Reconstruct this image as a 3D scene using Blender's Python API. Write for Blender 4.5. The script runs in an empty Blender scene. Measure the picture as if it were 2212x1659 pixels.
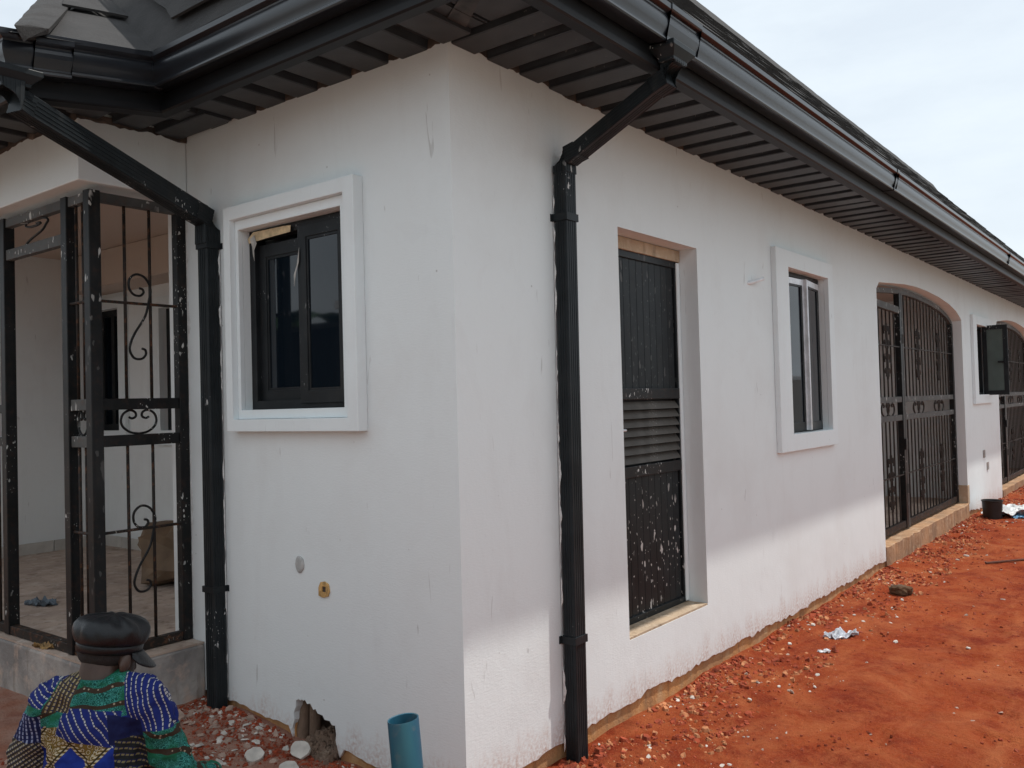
import bpy, bmesh, math, random
from mathutils import Vector, Matrix, noise
from mathutils.geometry import tessellate_polygon
random.seed(7)
SC = bpy.context.scene
COL = SC.collection

# ------------------------------------------------------------------ camera
cam = bpy.data.cameras.new("camera"); camo = bpy.data.objects.new("camera", cam); COL.objects.link(camo)
yaw, pit, rol = 0.6610, 0.0227, -0.02715
f = Vector((-math.sin(yaw)*math.cos(pit), math.cos(yaw)*math.cos(pit), math.sin(pit)))
r = Vector((math.cos(yaw), math.sin(yaw), 0)); u = r.cross(f)
r2 = r*math.cos(rol)+u*math.sin(rol); u2 = -r*math.sin(rol)+u*math.cos(rol)
M = Matrix((r2, u2, -f)).transposed().to_4x4(); M.translation = Vector((2.4049, -2.7176, 1.55))
camo.matrix_world = M
cam.sensor_width = 36; cam.lens = 36*1886.5/2212; cam.clip_start = 0.05; cam.clip_end = 3000
SC.camera = camo
SUN = Vector((1.0, 1.3, 3.70)).normalized()
# ------------------------------------------------------------------ world
W = bpy.data.worlds.new("World"); SC.world = W; W.use_nodes = True
wn, wl = W.node_tree.nodes, W.node_tree.links
wn.clear()
wo = wn.new("ShaderNodeOutputWorld"); bg = wn.new("ShaderNodeBackground"); bg.inputs[1].default_value = 0.12
sky = wn.new("ShaderNodeTexSky"); sky.sky_type = 'NISHITA'; sky.sun_disc = False
sky.sun_elevation = math.asin(SUN.z); sky.sun_rotation = math.atan2(SUN.x, SUN.y)
sky.dust_density = 4.0; sky.air_density = 1.0; sky.ozone_density = 1.0
tc = wn.new("ShaderNodeTexCoord"); mp = wn.new("ShaderNodeMapping"); mp.inputs[3].default_value = (1.6, 1.6, 5.0)
nz = wn.new("ShaderNodeTexNoise"); nz.inputs["Scale"].default_value = 2.3; nz.inputs["Detail"].default_value = 7; nz.inputs["Roughness"].default_value = .58
rp = wn.new("ShaderNodeMapRange"); rp.inputs[1].default_value = .35; rp.inputs[2].default_value = .68; rp.inputs[3].default_value = .78; rp.inputs[4].default_value = 1.0
mx = wn.new("ShaderNodeMixRGB"); mx.inputs[2].default_value = (6.8, 7.5, 8.05, 1)
wl.new(tc.outputs["Generated"], mp.inputs[0]); wl.new(mp.outputs[0], nz.inputs[0]); wl.new(nz.outputs[0], rp.inputs[0])
wl.new(rp.outputs[0], mx.inputs[0]); wl.new(sky.outputs[0], mx.inputs[1]); wl.new(mx.outputs[0], bg.inputs[0]); wl.new(bg.outputs[0], wo.inputs[0])
# ------------------------------------------------------------------ sun
sl = bpy.data.lights.new("sun", 'SUN'); sl.energy = 3.4; sl.angle = math.radians(0.9); sl.color = (1.0, .96, .90)
so = bpy.data.objects.new("sun", sl); COL.objects.link(so); so.rotation_euler = SUN.to_track_quat('Z', 'Y').to_euler(); so.location = (20, 20, 40)
SC.view_settings.view_transform = 'Standard'; SC.view_settings.look = 'None'; SC.view_settings.gamma = 1
SC.view_settings.exposure = 0.12; SC.view_settings.use_curve_mapping = False
try: SC.cycles.max_bounces = 6; SC.cycles.diffuse_bounces = 4
except Exception: pass

# ------------------------------------------------------------------ materials
def new_mat(name):
    m = bpy.data.materials.new(name); m.use_nodes = True
    nt = m.node_tree; b = nt.nodes["Principled BSDF"]
    return m, nt, b
class NT:
    """small node helper"""
    def __init__(s, nt): s.nt = nt; s.co = None
    def n(s, t, **kw):
        x = s.nt.nodes.new(t)
        for k, v in kw.items():
            if isinstance(k, str) and k.startswith('i_'):
                x.inputs[k[2:].replace('_', ' ')].default_value = v
            else: setattr(x, k, v)
        return x
    def l(s, a, b): s.nt.links.new(a, b)
    def coord(s, kind='Object', scale=(1, 1, 1), rot=(0, 0, 0)):
        t = s.n("ShaderNodeTexCoord"); m = s.n("ShaderNodeMapping"); m.inputs[3].default_value = scale; m.inputs[2].default_value = rot
        s.l(t.outputs[kind], m.inputs[0]); return m.outputs[0]
    def noise(s, co, scale, detail=5, rough=.55, dist=0):
        x = s.n("ShaderNodeTexNoise"); x.inputs["Scale"].default_value = scale; x.inputs["Detail"].default_value = detail
        x.inputs["Roughness"].default_value = rough; x.inputs["Distortion"].default_value = dist
        s.l(co, x.inputs["Vector"]); return x.outputs[0]
    def vor(s, co, scale, feature='F1', out=0, rnd=1):
        x = s.n("ShaderNodeTexVoronoi"); x.feature = feature; x.inputs["Scale"].default_value = scale; x.inputs["Randomness"].default_value = rnd
        s.l(co, x.inputs["Vector"]); return x.outputs[out]
    def rng(s, v, a, b, c=0, d=1):
        x = s.n("ShaderNodeMapRange"); x.inputs[1].default_value = a; x.inputs[2].default_value = b; x.inputs[3].default_value = c; x.inputs[4].default_value = d
        s.l(v, x.inputs[0]); return x.outputs[0]
    def mix(s, fac, a, b, blend='MIX'):
        x = s.n("ShaderNodeMixRGB"); x.blend_type = blend
        for i, v in ((0, fac), (1, a), (2, b)):
            if isinstance(v, (int, float)): x.inputs[i].default_value = v
            elif isinstance(v, tuple): x.inputs[i].default_value = (*v, 1)
            else: s.l(v, x.inputs[i])
        return x.outputs[0]
    def math(s, op, a, b=None):
        x = s.n("ShaderNodeMath"); x.operation = op
        for i, v in ((0, a), (1, b)):
            if v is None: continue
            if isinstance(v, (int, float)): x.inputs[i].default_value = v
            else: s.l(v, x.inputs[i])
        return x.outputs[0]
    def bump(s, h, bsdf, strength=.3, dist=.01):
        x = s.n("ShaderNodeBump"); x.inputs["Strength"].default_value = strength; x.inputs["Distance"].default_value = dist
        s.l(h, x.inputs["Height"]); s.l(x.outputs[0], bsdf.inputs["Normal"])

def simple(name, col, rough=.6, var=.15, scale=12, bump=.0, metallic=0, spec=.5, bdist=.004):
    m, nt, b = new_mat(name); N = NT(nt); co = N.coord()
    n1 = N.noise(co, scale); v = N.rng(n1, .3, .7, 1-var, 1+var)
    c = N.mix(1.0, col, (1, 1, 1), 'MULTIPLY')
    cc = nt.nodes.new("ShaderNodeVectorMath"); cc.operation = 'SCALE'
    cc.inputs[0].default_value = col; N.l(v, cc.inputs["Scale"]); N.l(cc.outputs[0], b.inputs["Base Color"])
    b.inputs["Roughness"].default_value = rough; b.inputs["Metallic"].default_value = metallic
    b.inputs["Specular IOR Level"].default_value = spec
    if bump: N.bump(N.noise(co, scale*4, 6), b, bump, bdist)
    return m

def wall_mat(name, col=(.755, .795, .803), dirt=.5, splash=False):
    m, nt, b = new_mat(name); N = NT(nt); co = N.coord()
    streak = N.noise(N.coord(scale=(5, 5, .9)), 1.1, 7, .65, .8)
    blot = N.noise(co, 1.3, 5, .6)
    fine = N.noise(N.coord(scale=(1, 1, .5)), 45, 5)
    c = N.mix(N.rng(streak, .55, .78, 0, .22*dirt), col, (.52, .51, .50))
    c = N.mix(N.rng(blot, .50, .74, 0, .34*dirt), c, (.55, .52, .50))
    c = N.mix(N.rng(fine, .62, .8, 0, .14), c, (.50, .49, .48))
    # a few thin dark trowel scratches and smudges
    sc = N.noise(N.coord(scale=(7, 7, 1.1)), 3.1, 2, .4, 1.2)
    c = N.mix(N.rng(sc, .735, .78, 0, .45), c, (.36, .35, .34))
    sp = N.vor(co, 5.5); c = N.mix(N.rng(sp, .035, .02, 0, .5), c, (.30, .28, .27))
    patch = N.noise(N.coord(scale=(1, 1, .6)), 3.2, 3, .5, 1.5); c = N.mix(N.rng(patch, .60, .63, 0, .10*dirt), c, (.60, .595, .59))
    if splash:
        sz = N.n("ShaderNodeSeparateXYZ"); N.l(co, sz.inputs[0])
        hgt = N.math('SUBTRACT', sz.outputs[2], N.math('MULTIPLY', N.noise(N.coord(scale=(1, 1, .25)), 7, 6, .7), .42))
        c = N.mix(N.math('MULTIPLY', N.rng(hgt, -.12, -.30, 0, .62), N.rng(N.noise(co, 55, 4), .35, .62)), c, (.40, .17, .09))
    N.l(c, b.inputs["Base Color"]); b.inputs["Roughness"].default_value = .72; b.inputs["Specular IOR Level"].default_value = .25
    wav = N.noise(N.coord(scale=(1, 1, .8)), 2.2, 3, .5)
    brush = N.noise(N.coord(scale=(3, 3, 9)), 14, 4)
    N.bump(N.math('ADD', N.math('ADD', N.math('MULTIPLY', wav, 4.0), N.math('MULTIPLY', brush, .4)), N.math('MULTIPLY', fine, .25)), b, .35, .006)
    return m

def splat_mat(name, col=(.012, .013, .014), rough=.38, splat=(.62, .62, .6), amt=.5, scale=26, zgrad=None, rust=0, metallic=0, dusty=.12):
    m, nt, b = new_mat(name); N = NT(nt); co = N.coord()
    base = N.mix(N.rng(N.noise(co, 7), .35, .7, 0, .6), col, tuple(c*1.9+.004 for c in col))
    dust = N.rng(N.noise(N.coord(scale=(1, 1, .25)), 16, 6),   .55, .8, 0, dusty)
    base = N.mix(dust, base, (.13, .115, .10))
    if rust:
        base = N.mix(N.rng(N.noise(co, 30, 5), .52, .66, 0, rust), base, (.13, .055, .028))
    dco = N.coord(scale=(1, 1, .45)); d = N.n("ShaderNodeVectorMath"); d.operation = 'ADD'
    wob = N.n("ShaderNodeTexNoise"); wob.inputs["Scale"].default_value = 40; N.l(dco, wob.inputs["Vector"])
    wsc = N.n("ShaderNodeVectorMath"); wsc.operation = 'SCALE'; wsc.inputs["Scale"].default_value = .03; N.l(wob.outputs["Color"], wsc.inputs[0])
    N.l(dco, d.inputs[0]); N.l(wsc.outputs[0], d.inputs[1])
    v = N.vor(d.outputs[0], scale); v2 = N.vor(d.outputs[0], scale*2.7)
    gate = N.rng(N.noise(co, 3.5, 2), .62-.25*amt, .70-.25*amt, 0, 1)
    s1 = N.math('MULTIPLY', N.rng(v, .20, .16, 0, 1), gate); s2 = N.math('MULTIPLY', N.rng(v2, .17, .13, 0, 1), gate)
    s = N.math('MAXIMUM', s1, s2)
    if zgrad:
        sep = N.n("ShaderNodeSeparateXYZ"); N.l(N.coord(), sep.inputs[0]); s = N.math('MULTIPLY', s, N.rng(sep.outputs[2], zgrad[0], zgrad[1], 1, .12))
    c = N.mix(s, base, splat)
    N.l(c, b.inputs["Base Color"]); N.l(N.math('MAXIMUM', N.math('MULTIPLY', s, .7), N.math('ADD', rough, N.math('MULTIPLY', dust, .8))), b.inputs["Roughness"])
    b.inputs["Metallic"].default_value = metallic; b.inputs["Specular IOR Level"].default_value = .22
    N.bump(N.math('ADD', N.math('MULTIPLY', N.noise(co, 60, 4), .3), s), b, .25, .002)
    return m

M_wall = wall_mat("wall_paint", dirt=.6, splash=True); M_wall2 = wall_mat("interior_paint", (.80, .82, .82), .7)
M_trim = wall_mat("surround_paint", (.77, .82, .835), .5)
def ochre_mat(name, a=(.42, .22, .09), c2=(.30, .19, .11), c3=(.46, .33, .2)):
    m, nt, b = new_mat(name); N = NT(nt); co = N.coord()
    c = N.mix(N.rng(N.noise(co, 3, 6), .38, .62), a, c2)
    c = N.mix(N.rng(N.noise(co, 11, 6), .52, .7, 0, .8), c, c3)
    c = N.mix(N.rng(N.noise(N.coord(scale=(1, 1, .2)), 14, 4), .56, .75, 0, .7), c, (.12, .075, .045))
    N.l(c, b.inputs["Base Color"]); b.inputs["Roughness"].default_value = .9
    N.bump(N.noise(co, 38, 8, .65), b, .6, .012); return m
M_ochre = ochre_mat("ochre_render", (.50, .24, .085), (.38, .20, .09), (.52, .34, .18))
M_step = ochre_mat("dirty_step", (.42, .235, .12), (.27, .155, .085), (.52, .36, .23))
M_sill = ochre_mat("dusty_sill", (.50, .37, .25), (.40, .30, .21), (.58, .48, .37))
M_conc = ochre_mat("stained_concrete", (.46, .42, .385), (.22, .205, .195), (.56, .42, .34))
M_floor = ochre_mat("dusty_floor", (.54, .41, .33), (.40, .30, .24), (.62, .52, .45))
M_block = ochre_mat("broken_block", (.22, .145, .10), (.14, .09, .065), (.31, .23, .17))
M_tile = simple("skirting_tile", (.55, .52, .48), .35, .2, 6)
M_soffit = splat_mat("soffit_metal", (.030, .0335, .038), .36, (.30, .28, .25), .18, 22)
M_soffd = simple("soffit_groove", (.010, .010, .011), .55, .3, 8)
M_gutter = simple("gutter_black", (.010, .012, .0165), .33, .25, 5, .05)
M_gutter.node_tree.nodes["Principled BSDF"].inputs["Coat Weight"].default_value = .25
M_gutter.node_tree.nodes["Principled BSDF"].inputs["Coat Roughness"].default_value = .22
M_fascia = simple("fascia_black", (.0055, .006, .0075), .5, .3, 6, .05, spec=.3)
M_pipe = splat_mat("downpipe_black", (.0105, .0135, .0155), .42, (.6, .6, .59), .04, 26, None)
M_gate = splat_mat("gate_black", (.008, .0085, .009), .46, (.55, .55, .53), .42, 30, None, .10)
M_gatew = splat_mat("gate_smeared_paint", (.065, .065, .063), .6, (.5, .49, .47), .9, 13, None, .2)
M_bar = splat_mat("bar_rusty", (.018, .014, .012), .6, (.4, .36, .32), .2, 50, None, .75)
M_far = splat_mat("far_gate_brown", (.026, .021, .018), .6, (.25, .22, .2), .1, 30, None, .3)
M_door = splat_mat("door_black", (.010, .012, .0135), .42, (.52, .5, .48), 1.0, 17, (.75, 1.3))
M_louv = splat_mat("louvre_dusty", (.075, .066, .058), .55, (.3, .28, .26), .2, 20, dusty=.35)
M_frame = splat_mat("window_frame_black", (.010, .0115, .013), .40, (.5, .5, .5), .08, 40)
M_alu = simple("bare_alu_edge", (.62, .63, .65), .35, .15, 20, metallic=.4)
M_film = simple("film", (.40, .38, .35), .5, .3, 30, .2)
M_white = simple("white_plastic", (.72, .73, .75), .5, .15, 15)
M_tan = simple("wood_tan", (.55, .42, .25), .7, .3, 30)
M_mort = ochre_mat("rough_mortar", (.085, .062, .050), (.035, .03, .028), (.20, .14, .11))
M_ceil = wall_mat("ceiling_bounce_tint", (.58, .47, .40), .6)  # brown of light bounced up from the floor is put into the colour

def glass_mat():
    m, nt, b = new_mat("tinted_glass"); N = NT(nt); co = N.coord()
    b.inputs["Base Color"].default_value = (.005, .009, .014, 1); b.inputs["Roughness"].default_value = .035
    b.inputs["IOR"].default_value = 1.5; b.inputs["Specular IOR Level"].default_value = .5
    N.bump(N.noise(co, 2.5, 2), b, .05, .004); return m
M_glass = glass_mat(); M_glass2 = simple("greenish_glass", (.09, .115, .105), .12, .1, 5)

def roof_mat():
    m, nt, b = new_mat("roof_shingle"); N = NT(nt); co = N.coord()
    c = N.mix(N.rng(N.noise(co, 4, 5), .35, .7), (.020, .019, .0195), (.036, .034, .034))
    c = N.mix(N.rng(N.noise(N.coord(scale=(1, 8, 8)), 12, 5), .5, .75, 0, .5), c, (.048, .046, .045))
    c = N.mix(N.rng(N.noise(co, 250, 2), .5, .75, 0, .5), c, (.070, .067, .066))
    N.l(c, b.inputs["Base Color"]); b.inputs["Roughness"].default_value = .9
    N.bump(N.math('ADD', N.noise(co, 180, 4), N.math('MULTIPLY', N.noise(co, 9, 4), 2)), b, .5, .006); return m
M_roof = roof_mat()

def ground_mat():
    m, nt, b = new_mat("red_earth"); N = NT(nt); co = N.coord()
    n1 = N.noise(co, 1.2, 7, .65, .6); n2 = N.noise(co, 4.5, 8, .65); n3 = N.noise(co, 24, 8, .7); n4 = N.noise(co, 110, 4, .7)
    c = N.mix(N.rng(n1, .36, .64), (.205, .0255, .0092), (.32, .056, .0165))
    c = N.mix(N.rng(n2, .44, .70, 0, .75), c, (.33, .074, .021))
    c = N.mix(N.rng(n2, .48, .30, 0, .85), c, (.155, .0185, .0072))
    c = N.mix(N.rng(n3, .50, .72, 0, .5), c, (.35, .088, .031))
    c = N.mix(N.rng(n3, .45, .28, 0, .55), c, (.125, .0155, .0066))
    c = N.mix(N.rng(n4, .54, .74, 0, .6), c, (.44, .15, .07))
    n5 = N.noise(N.coord(scale=(1, .6, 1)), 2.3, 8, .75, .8); c = N.mix(N.rng(n5, .46, .66, 0, .75), c, (.43, .130, .050))
    # paler, plaster-dusted ground along the left wall
    g = N.n("ShaderNodeSeparateXYZ"); N.l(N.coord(), g.inputs[0])
    ms = N.math('MULTIPLY', N.rng(g.outputs[0], -.35, -.9), N.rng(g.outputs[1], -2.6, -1.6))
    c = N.mix(N.math('MULTIPLY', ms, N.rng(N.noise(co, 9, 6), .35, .65, .45, .95)), c, (.42, .25, .19))
    # pale yard surface added out of view to bounce neutral light onto the walls
    sd = N.math('MAXIMUM', N.rng(N.math('ADD', g.outputs[0], N.math('MULTIPLY', N.noise(co, .8, 4), 1.6)), 3.0, 3.5), N.rng(N.math('SUBTRACT', N.math('MULTIPLY', N.noise(co, .9, 4), -1.4), g.outputs[1]), 2.0, 2.6))
    bounce_sand = N.mix(N.rng(N.noise(co, 6, 8, .7), .35, .7), (.40, .35, .29), (.30, .25, .20))
    c = N.mix(sd, c, bounce_sand)
    N.l(c, b.inputs["Base Color"]); b.inputs["Roughness"].default_value = .95; b.inputs["Specular IOR Level"].default_value = .1
    h = N.math('ADD', N.math('MULTIPLY', n3, 1.0), N.math('MULTIPLY', n4, .4))
    N.bump(h, b, 1.0, .03); return m
M_ground = ground_mat()
M_clod = simple("red_clod", (.25, .042, .014), .95, .5, 30, .5)
M_clod2 = simple("orange_clod", (.42, .17, .075), .95, .4, 30, .5)
M_chip = simple("plaster_chip", (.52, .475, .425), .9, .25, 14, .3)
M_chip2 = simple("dusty_chip", (.34, .235, .185), .9, .3, 14, .3)

# ------------------------------------------------------------------ mesh helpers
WL = {}
class MB:
    def __init__(s): s.v = []; s.f = []; s.mi = []
    def add(s, vs, fs, mi=0):
        o = len(s.v); s.v += [tuple(x) for x in vs]; s.f += [tuple(i+o for i in q) for q in fs]; s.mi += [mi]*len(fs); return s
    def box(s, x0, x1, y0, y1, z0, z1, mi=0):
        v = [(x0, y0, z0), (x1, y0, z0), (x1, y1, z0), (x0, y1, z0), (x0, y0, z1), (x1, y0, z1), (x1, y1, z1), (x0, y1, z1)]
        return s.add(v, [(3, 2, 1, 0), (4, 5, 6, 7), (0, 1, 5, 4), (1, 2, 6, 5), (2, 3, 7, 6), (3, 0, 4, 7)], mi)
    def prism(s, poly, holes, to3, d0, d1, mi=0):
        """2D polygon with holes extruded between two depths; to3(a,b,d)->xyz"""
        loops = [poly]+list(holes); flat = [p for lp in loops for p in lp]
        tris = tessellate_polygon([[Vector((a, b, 0)) for a, b in lp] for lp in loops]); n = len(flat)
        vs = [to3(a, b, d0) for a, b in flat]+[to3(a, b, d1) for a, b in flat]
        fs = [tuple(t) for t in tris]+[tuple(i+n for i in reversed(t)) for t in tris]
        o = 0
        for lp in loops:
            k = len(lp)
            for i in range(k):
                j = (i+1) % k; fs.append((o+i, o+j, o+j+n, o+i+n))
            o += k
        return s.add(vs, fs, mi)
    def tube(s, path, rad, n=8, mi=0, closed=False):
        path = [Vector(p) for p in path]; rings = []; vs = []; prev = None
        for i, p in enumerate(path):
            a = path[i-1] if i else p; b2 = path[i+1] if i < len(path)-1 else p
            t = (b2-a).normalized()
            ref = Vector((0, 0, 1)) if abs(t.z) < .9 else Vector((1, 0, 0))
            if prev is None: nx = t.cross(ref).normalized()
            else: nx = (prev-t*prev.dot(t)).normalized()
            prev = nx; ny = t.cross(nx); R = rad[i] if isinstance(rad, (list, tuple)) else rad
            vs += [p+nx*R*math.cos(2*math.pi*k/n)+ny*R*math.sin(2*math.pi*k/n) for k in range(n)]
        fs = []
        for i in range(len(path)-1):
            for k in range(n): fs.append((i*n+k, i*n+(k+1) % n, (i+1)*n+(k+1) % n, (i+1)*n+k))
        fs += [tuple(range(n-1, -1, -1)), tuple((len(path)-1)*n+k for k in range(n))]
        return s.add(vs, fs, mi)
    def loft(s, rings, cap=True, mi=0, closed=True):
        n = len(rings[0]); vs = [p for R in rings for p in R]; fs = []
        for i in range(len(rings)-1):
            for k in range(n if closed else n-1): fs.append((i*n+k, i*n+(k+1) % n, (i+1)*n+(k+1) % n, (i+1)*n+k))
        if cap: fs += [tuple(range(n-1, -1, -1)), tuple((len(rings)-1)*n+k for k in range(n))]
        return s.add(vs, fs, mi)
    def mesh(s, name, mats, smooth=False, fixn=True):
        me = bpy.data.meshes.new(name); me.from_pydata(s.v, [], s.f); me.update()
        for m in (mats if isinstance(mats, (list, tuple)) else [mats]): me.materials.append(m)
        if any(s.mi): me.polygons.foreach_set("material_index", s.mi)
        if fixn:
            bm = bmesh.new(); bm.from_mesh(me); bmesh.ops.recalc_face_normals(bm, faces=bm.faces); bm.to_mesh(me); bm.free()
        if smooth: me.polygons.foreach_set("use_smooth", [True]*len(me.polygons))
        return me
    def build(s, name, mats, parent=None, smooth=False, bevel=0, fixn=True):
        o = bpy.data.objects.new(name, s.mesh(name, mats, smooth, fixn)); COL.objects.link(o); WL[o] = Vector((0, 0, 0))
        setp(o, parent)
        if bevel:
            md = o.modifiers.new("bevel", 'BEVEL'); md.width = bevel; md.segments = 2; md.limit_method = 'ANGLE'; md.angle_limit = .6
        return o
def setp(o, parent):
    if parent: o.parent = parent; o.location = WL[o]-WL[parent]
    else: o.location = WL[o]
def inst(name, me, loc, parent=None, rotz=0, scale=None, rot=None):
    o = bpy.data.objects.new(name, me); COL.objects.link(o); WL[o] = Vector(loc); setp(o, parent)
    o.rotation_euler = rot if rot else (0, 0, rotz)
    if scale: o.scale = scale
    return o
def empty(name, loc, label, cat, group=None, rotz=0):
    o = bpy.data.objects.new(name, None); COL.objects.link(o); o.location = loc; o.rotation_euler = (0, 0, rotz); WL[o] = Vector(loc)
    tag(o, label, cat, group); return o
def tag(o, label=None, cat=None, group=None, kind=None):
    if label: o["label"] = label
    if cat: o["category"] = cat
    if group: o["group"] = group
    if kind: o["kind"] = kind
    return o
def spiral(cx, cy, r0, r1, a0, a1, n=16):
    return [(cx+(r0+(r1-r0)*i/n)*math.cos(a0+(a1-a0)*i/n), cy+(r0+(r1-r0)*i/n)*math.sin(a0+(a1-a0)*i/n)) for i in range(n+1)]
def fn(x, y=0., s=1.): return noise.noise(Vector((x*s+3.1, y*s-1.7, .37)))

# ------------------------------------------------------------------ ground
def smooth(a, b, x):
    t = min(1, max(0, (x-a)/(b-a))); return t*t*(3-2*t)
def gz(x, y):
    z = -.155
    if x < 0: z += .085*min(-x, 2.2)*smooth(-3.2, -.2, y)
    z += .012*fn(x, y, 1.3)+.007*fn(x, y, 4.)
    # loose spoil banked along the house walls
    if y > 0 and x > -.3: z += .03*smooth(.55, .02, x)*(.6+.8*fn(y, x, 2.2))
    if y < .1 and -1.95 < x < .2: z += .018*smooth(-.6, 0, y)*(.7+.7*fn(x, y, 3))
    z += .006*fn(x, y, 11.)+.009*abs(fn(x+5, y, 2.7))-.010*smooth(.25, .55, fn(x*.8, y+9, 3.3))+.004*fn(x, y, 19.)
    return z
_rf = random.Random(77); DENTS = []
for _ in range(70):
    y_ = -1.0+9*_rf.random()**1.3; DENTS.append((.35+1.7*_rf.random(), y_, _rf.uniform(-.5, .5)+1.57*(_rf.random() < .2), _rf.uniform(.10, .14), _rf.uniform(.035, .05), _rf.uniform(.006, .014)))
def dent(x, y):
    z = 0.
    for cx_, cy_, a, l_, w_, d_ in DENTS:
        dx, dy = x-cx_, y-cy_
        if abs(dx) > .2 or abs(dy) > .2: continue
        u_ = (dx*math.sin(a)+dy*math.cos(a))/l_; v_ = (dx*math.cos(a)-dy*math.sin(a))/w_; q = u_*u_+v_*v_
        z += -d_*math.exp(-q*q*.8)+.45*d_*math.exp(-((math.sqrt(q)-1.45)/.3)**2)
    return z
def axis(segs):
    out = []
    for a, b2, st in segs:
        n = max(1, round((b2-a)/st)); out += [a+(b2-a)*i/n for i in range(n)]
    return out+[segs[-1][1]]
xs = axis([(-900, -100, 200), (-100, -12, 14), (-12, -3.2, .5), (-3.2, 2.6, .028), (2.6, 8, .4), (8, 100, 14), (100, 900, 200)])
ys = axis([(-900, -100, 200), (-100, -8, 14), (-8, -2.0, .4), (-2.0, 4.5, .026), (4.5, 9, .05), (9, 18, .1), (18, 40, 2), (40, 100, 15), (100, 900, 200)])
g = MB(); nx_ = len(xs)
g.v = [(x, y, gz(x, y)+(dent(x, y) if 0 < x < 2.4 and -1.3 < y < 8.3 else 0)) for y in ys for x in xs]
g.f = [(j*nx_+i, j*nx_+i+1, (j+1)*nx_+i+1, (j+1)*nx_+i) for j in range(len(ys)-1) for i in range(nx_-1)]; g.mi = [0]*len(g.f)
ground = g.build("ground", M_ground, None, smooth=True, fixn=False); tag(ground, kind="structure")

# ------------------------------------------------------------------ house
H = 3.09
house = empty("house", (0, 0, 0), "single-storey white plastered house with black eaves, gutters and unfinished base", "house")
RW = lambda a, b, d: (-d, a, b)          # right wall: a=y, b=z, d=depth inwards
LWm = lambda a, b, d: (a, d, b)          # left wall: a=x, b=z, d=depth inwards
def rect(a0, a1, b0, b1): return [(a0, b0), (a1, b0), (a1, b1), (a0, b1)]
def ragged(a0, a1, b, amp, step=.035, seed=0.):
    n = max(2, int(abs(a1-a0)/step)); out = []
    for i in range(n+1):
        a = a0+(a1-a0)*i/n; k = b(a) if callable(b) else b
        out.append((a, k+amp*(fn(a, seed, 5)+.7*fn(a, seed+3, 17)+.35*random.uniform(-1, 1))))
    return out
# openings in the right wall
DOOR = (1.335, 2.285, .275, 2.487)
WIN2 = (3.755, 4.665, 1.265, 2.525)
WIN3 = (11.05, 11.86, 1.50, 2.50)
def arch(y0, y1, sc=1.0):
    L = y1-y0
    return [(y0, 2.585), (y0+.10, 2.655), (y0+.27*L, 2.725), (y0+.40*L, 2.742), (y0+.53*L, 2.738), (y0+.68*L, 2.715), (y0+.82*L, 2.672), (y0+.92*L, 2.61), (y0+.985*L, 2.535), (y1, 2.50)]
G1 = (6.23, 10.22); G2 = (12.86, 16.8); GZ = .055
base_r = lambda a: -.062+.012*math.sin(a*.9)-(.05*smooth(10.3, 11.5, a))
# right wall outline (front faces of plaster), starting at the corner bottom going along +y with gate notches
def right_outline():
    p = []
    p += ragged(0, G1[0], base_r, .022)
    p += [(G1[0], GZ-.01)]
    p += arch(*G1)
    p += [(G1[1], GZ-.01)]
    p += ragged(G1[1], G2[0], base_r, .022, seed=4)
    p += [(G2[0], GZ-.08)]; p += arch(*G2); p += [(G2[1], GZ-.08)]
    p += ragged(G2[1], 18.2, base_r, .02, .1, seed=8)
    p += [(18.2, H+.03), (0, H+.03)]
    return p
w = MB(); w.prism(right_outline(), [rect(*DOOR), rect(*WIN2), rect(*WIN3)], RW, 0, .2); w.build("wall", M_wall, house)
# left wall
WIN1 = (-1.455, -.665, 1.555, 2.485)
HOLE = [(-1.128, -.05), (-1.13, -.01), (-1.112, .035), (-1.116, .07), (-1.10, .10), (-1.098, .132), (-1.075, .143), (-1.06, .137), (-1.052, .146), (-1.038, .141), (-1.03, .149), (-1.012, .13), (-.99, .137), (-.968, .112), (-.95, .118), (-.935, .10), (-.90, .098), (-.885, .08), (-.85, .082), (-.835, .065), (-.812, .068), (-.806, .03), (-.81, .0), (-.798, -.04), (-.785, -.075)]
base_l = lambda a: -.088+.078*max(0, -a-.1)
lo = ragged(-.2, -.785, base_l, .012, .03)[:-1]+HOLE[::-1]+ragged(-1.128, -1.957, base_l, .012, .03)[1:]
lo += [(-1.957, H+.03), (-.2, H+.03)]
w = MB(); w.prism(lo, [rect(*WIN1)], LWm, 0.0, .2); w.build("wall", M_wall, house)
# foundation strip showing below the ragged plaster
for a, b2 in ((.014, G1[0]+.1), (G1[1]-.1, G2[0]+.1), (G2[1]-.1, 18)):
    w = MB(); w.box(-.21, -.014, a, b2, -.6, .05); w.build("foundation", M_ochre, house)
w = MB(); w.box(-.79, -.015, .013, .19, -.6, -.03); w.build("foundation", M_ochre, house)
w = MB(); w.box(-1.957, -1.12, .013, .19, -.6, .12); w.build("foundation", M_ochre, house)
# broken-out cavity behind the hole
w = MB(); w.box(-1.15, -.77, .17, .19, -.5, .22); w.box(-1.15, -.77, .05, .19, .17, .2); w.build("cavity", M_block, house)
w = MB(); w.tube([(-1.055, .075, -.3), (-1.05, .075, -.05), (-1.045, .08, .17)], .028, 10); w.tube([(-1.115, .06, -.3), (-1.11, .05, -.02), (-1.10, .07, .15)], [.035, .032, .02], 9)
w.build("conduit_stub", M_block, house, smooth=True)
random.seed(3)
# hidden rest of the shell
w = MB(); w.box(-8.2, -8, 1.5, 18, -.4, H+.03); w.box(-8, -.2, 18.02, 18.2, -.4, H+.03); w.build("wall", M_wall, house)

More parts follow.
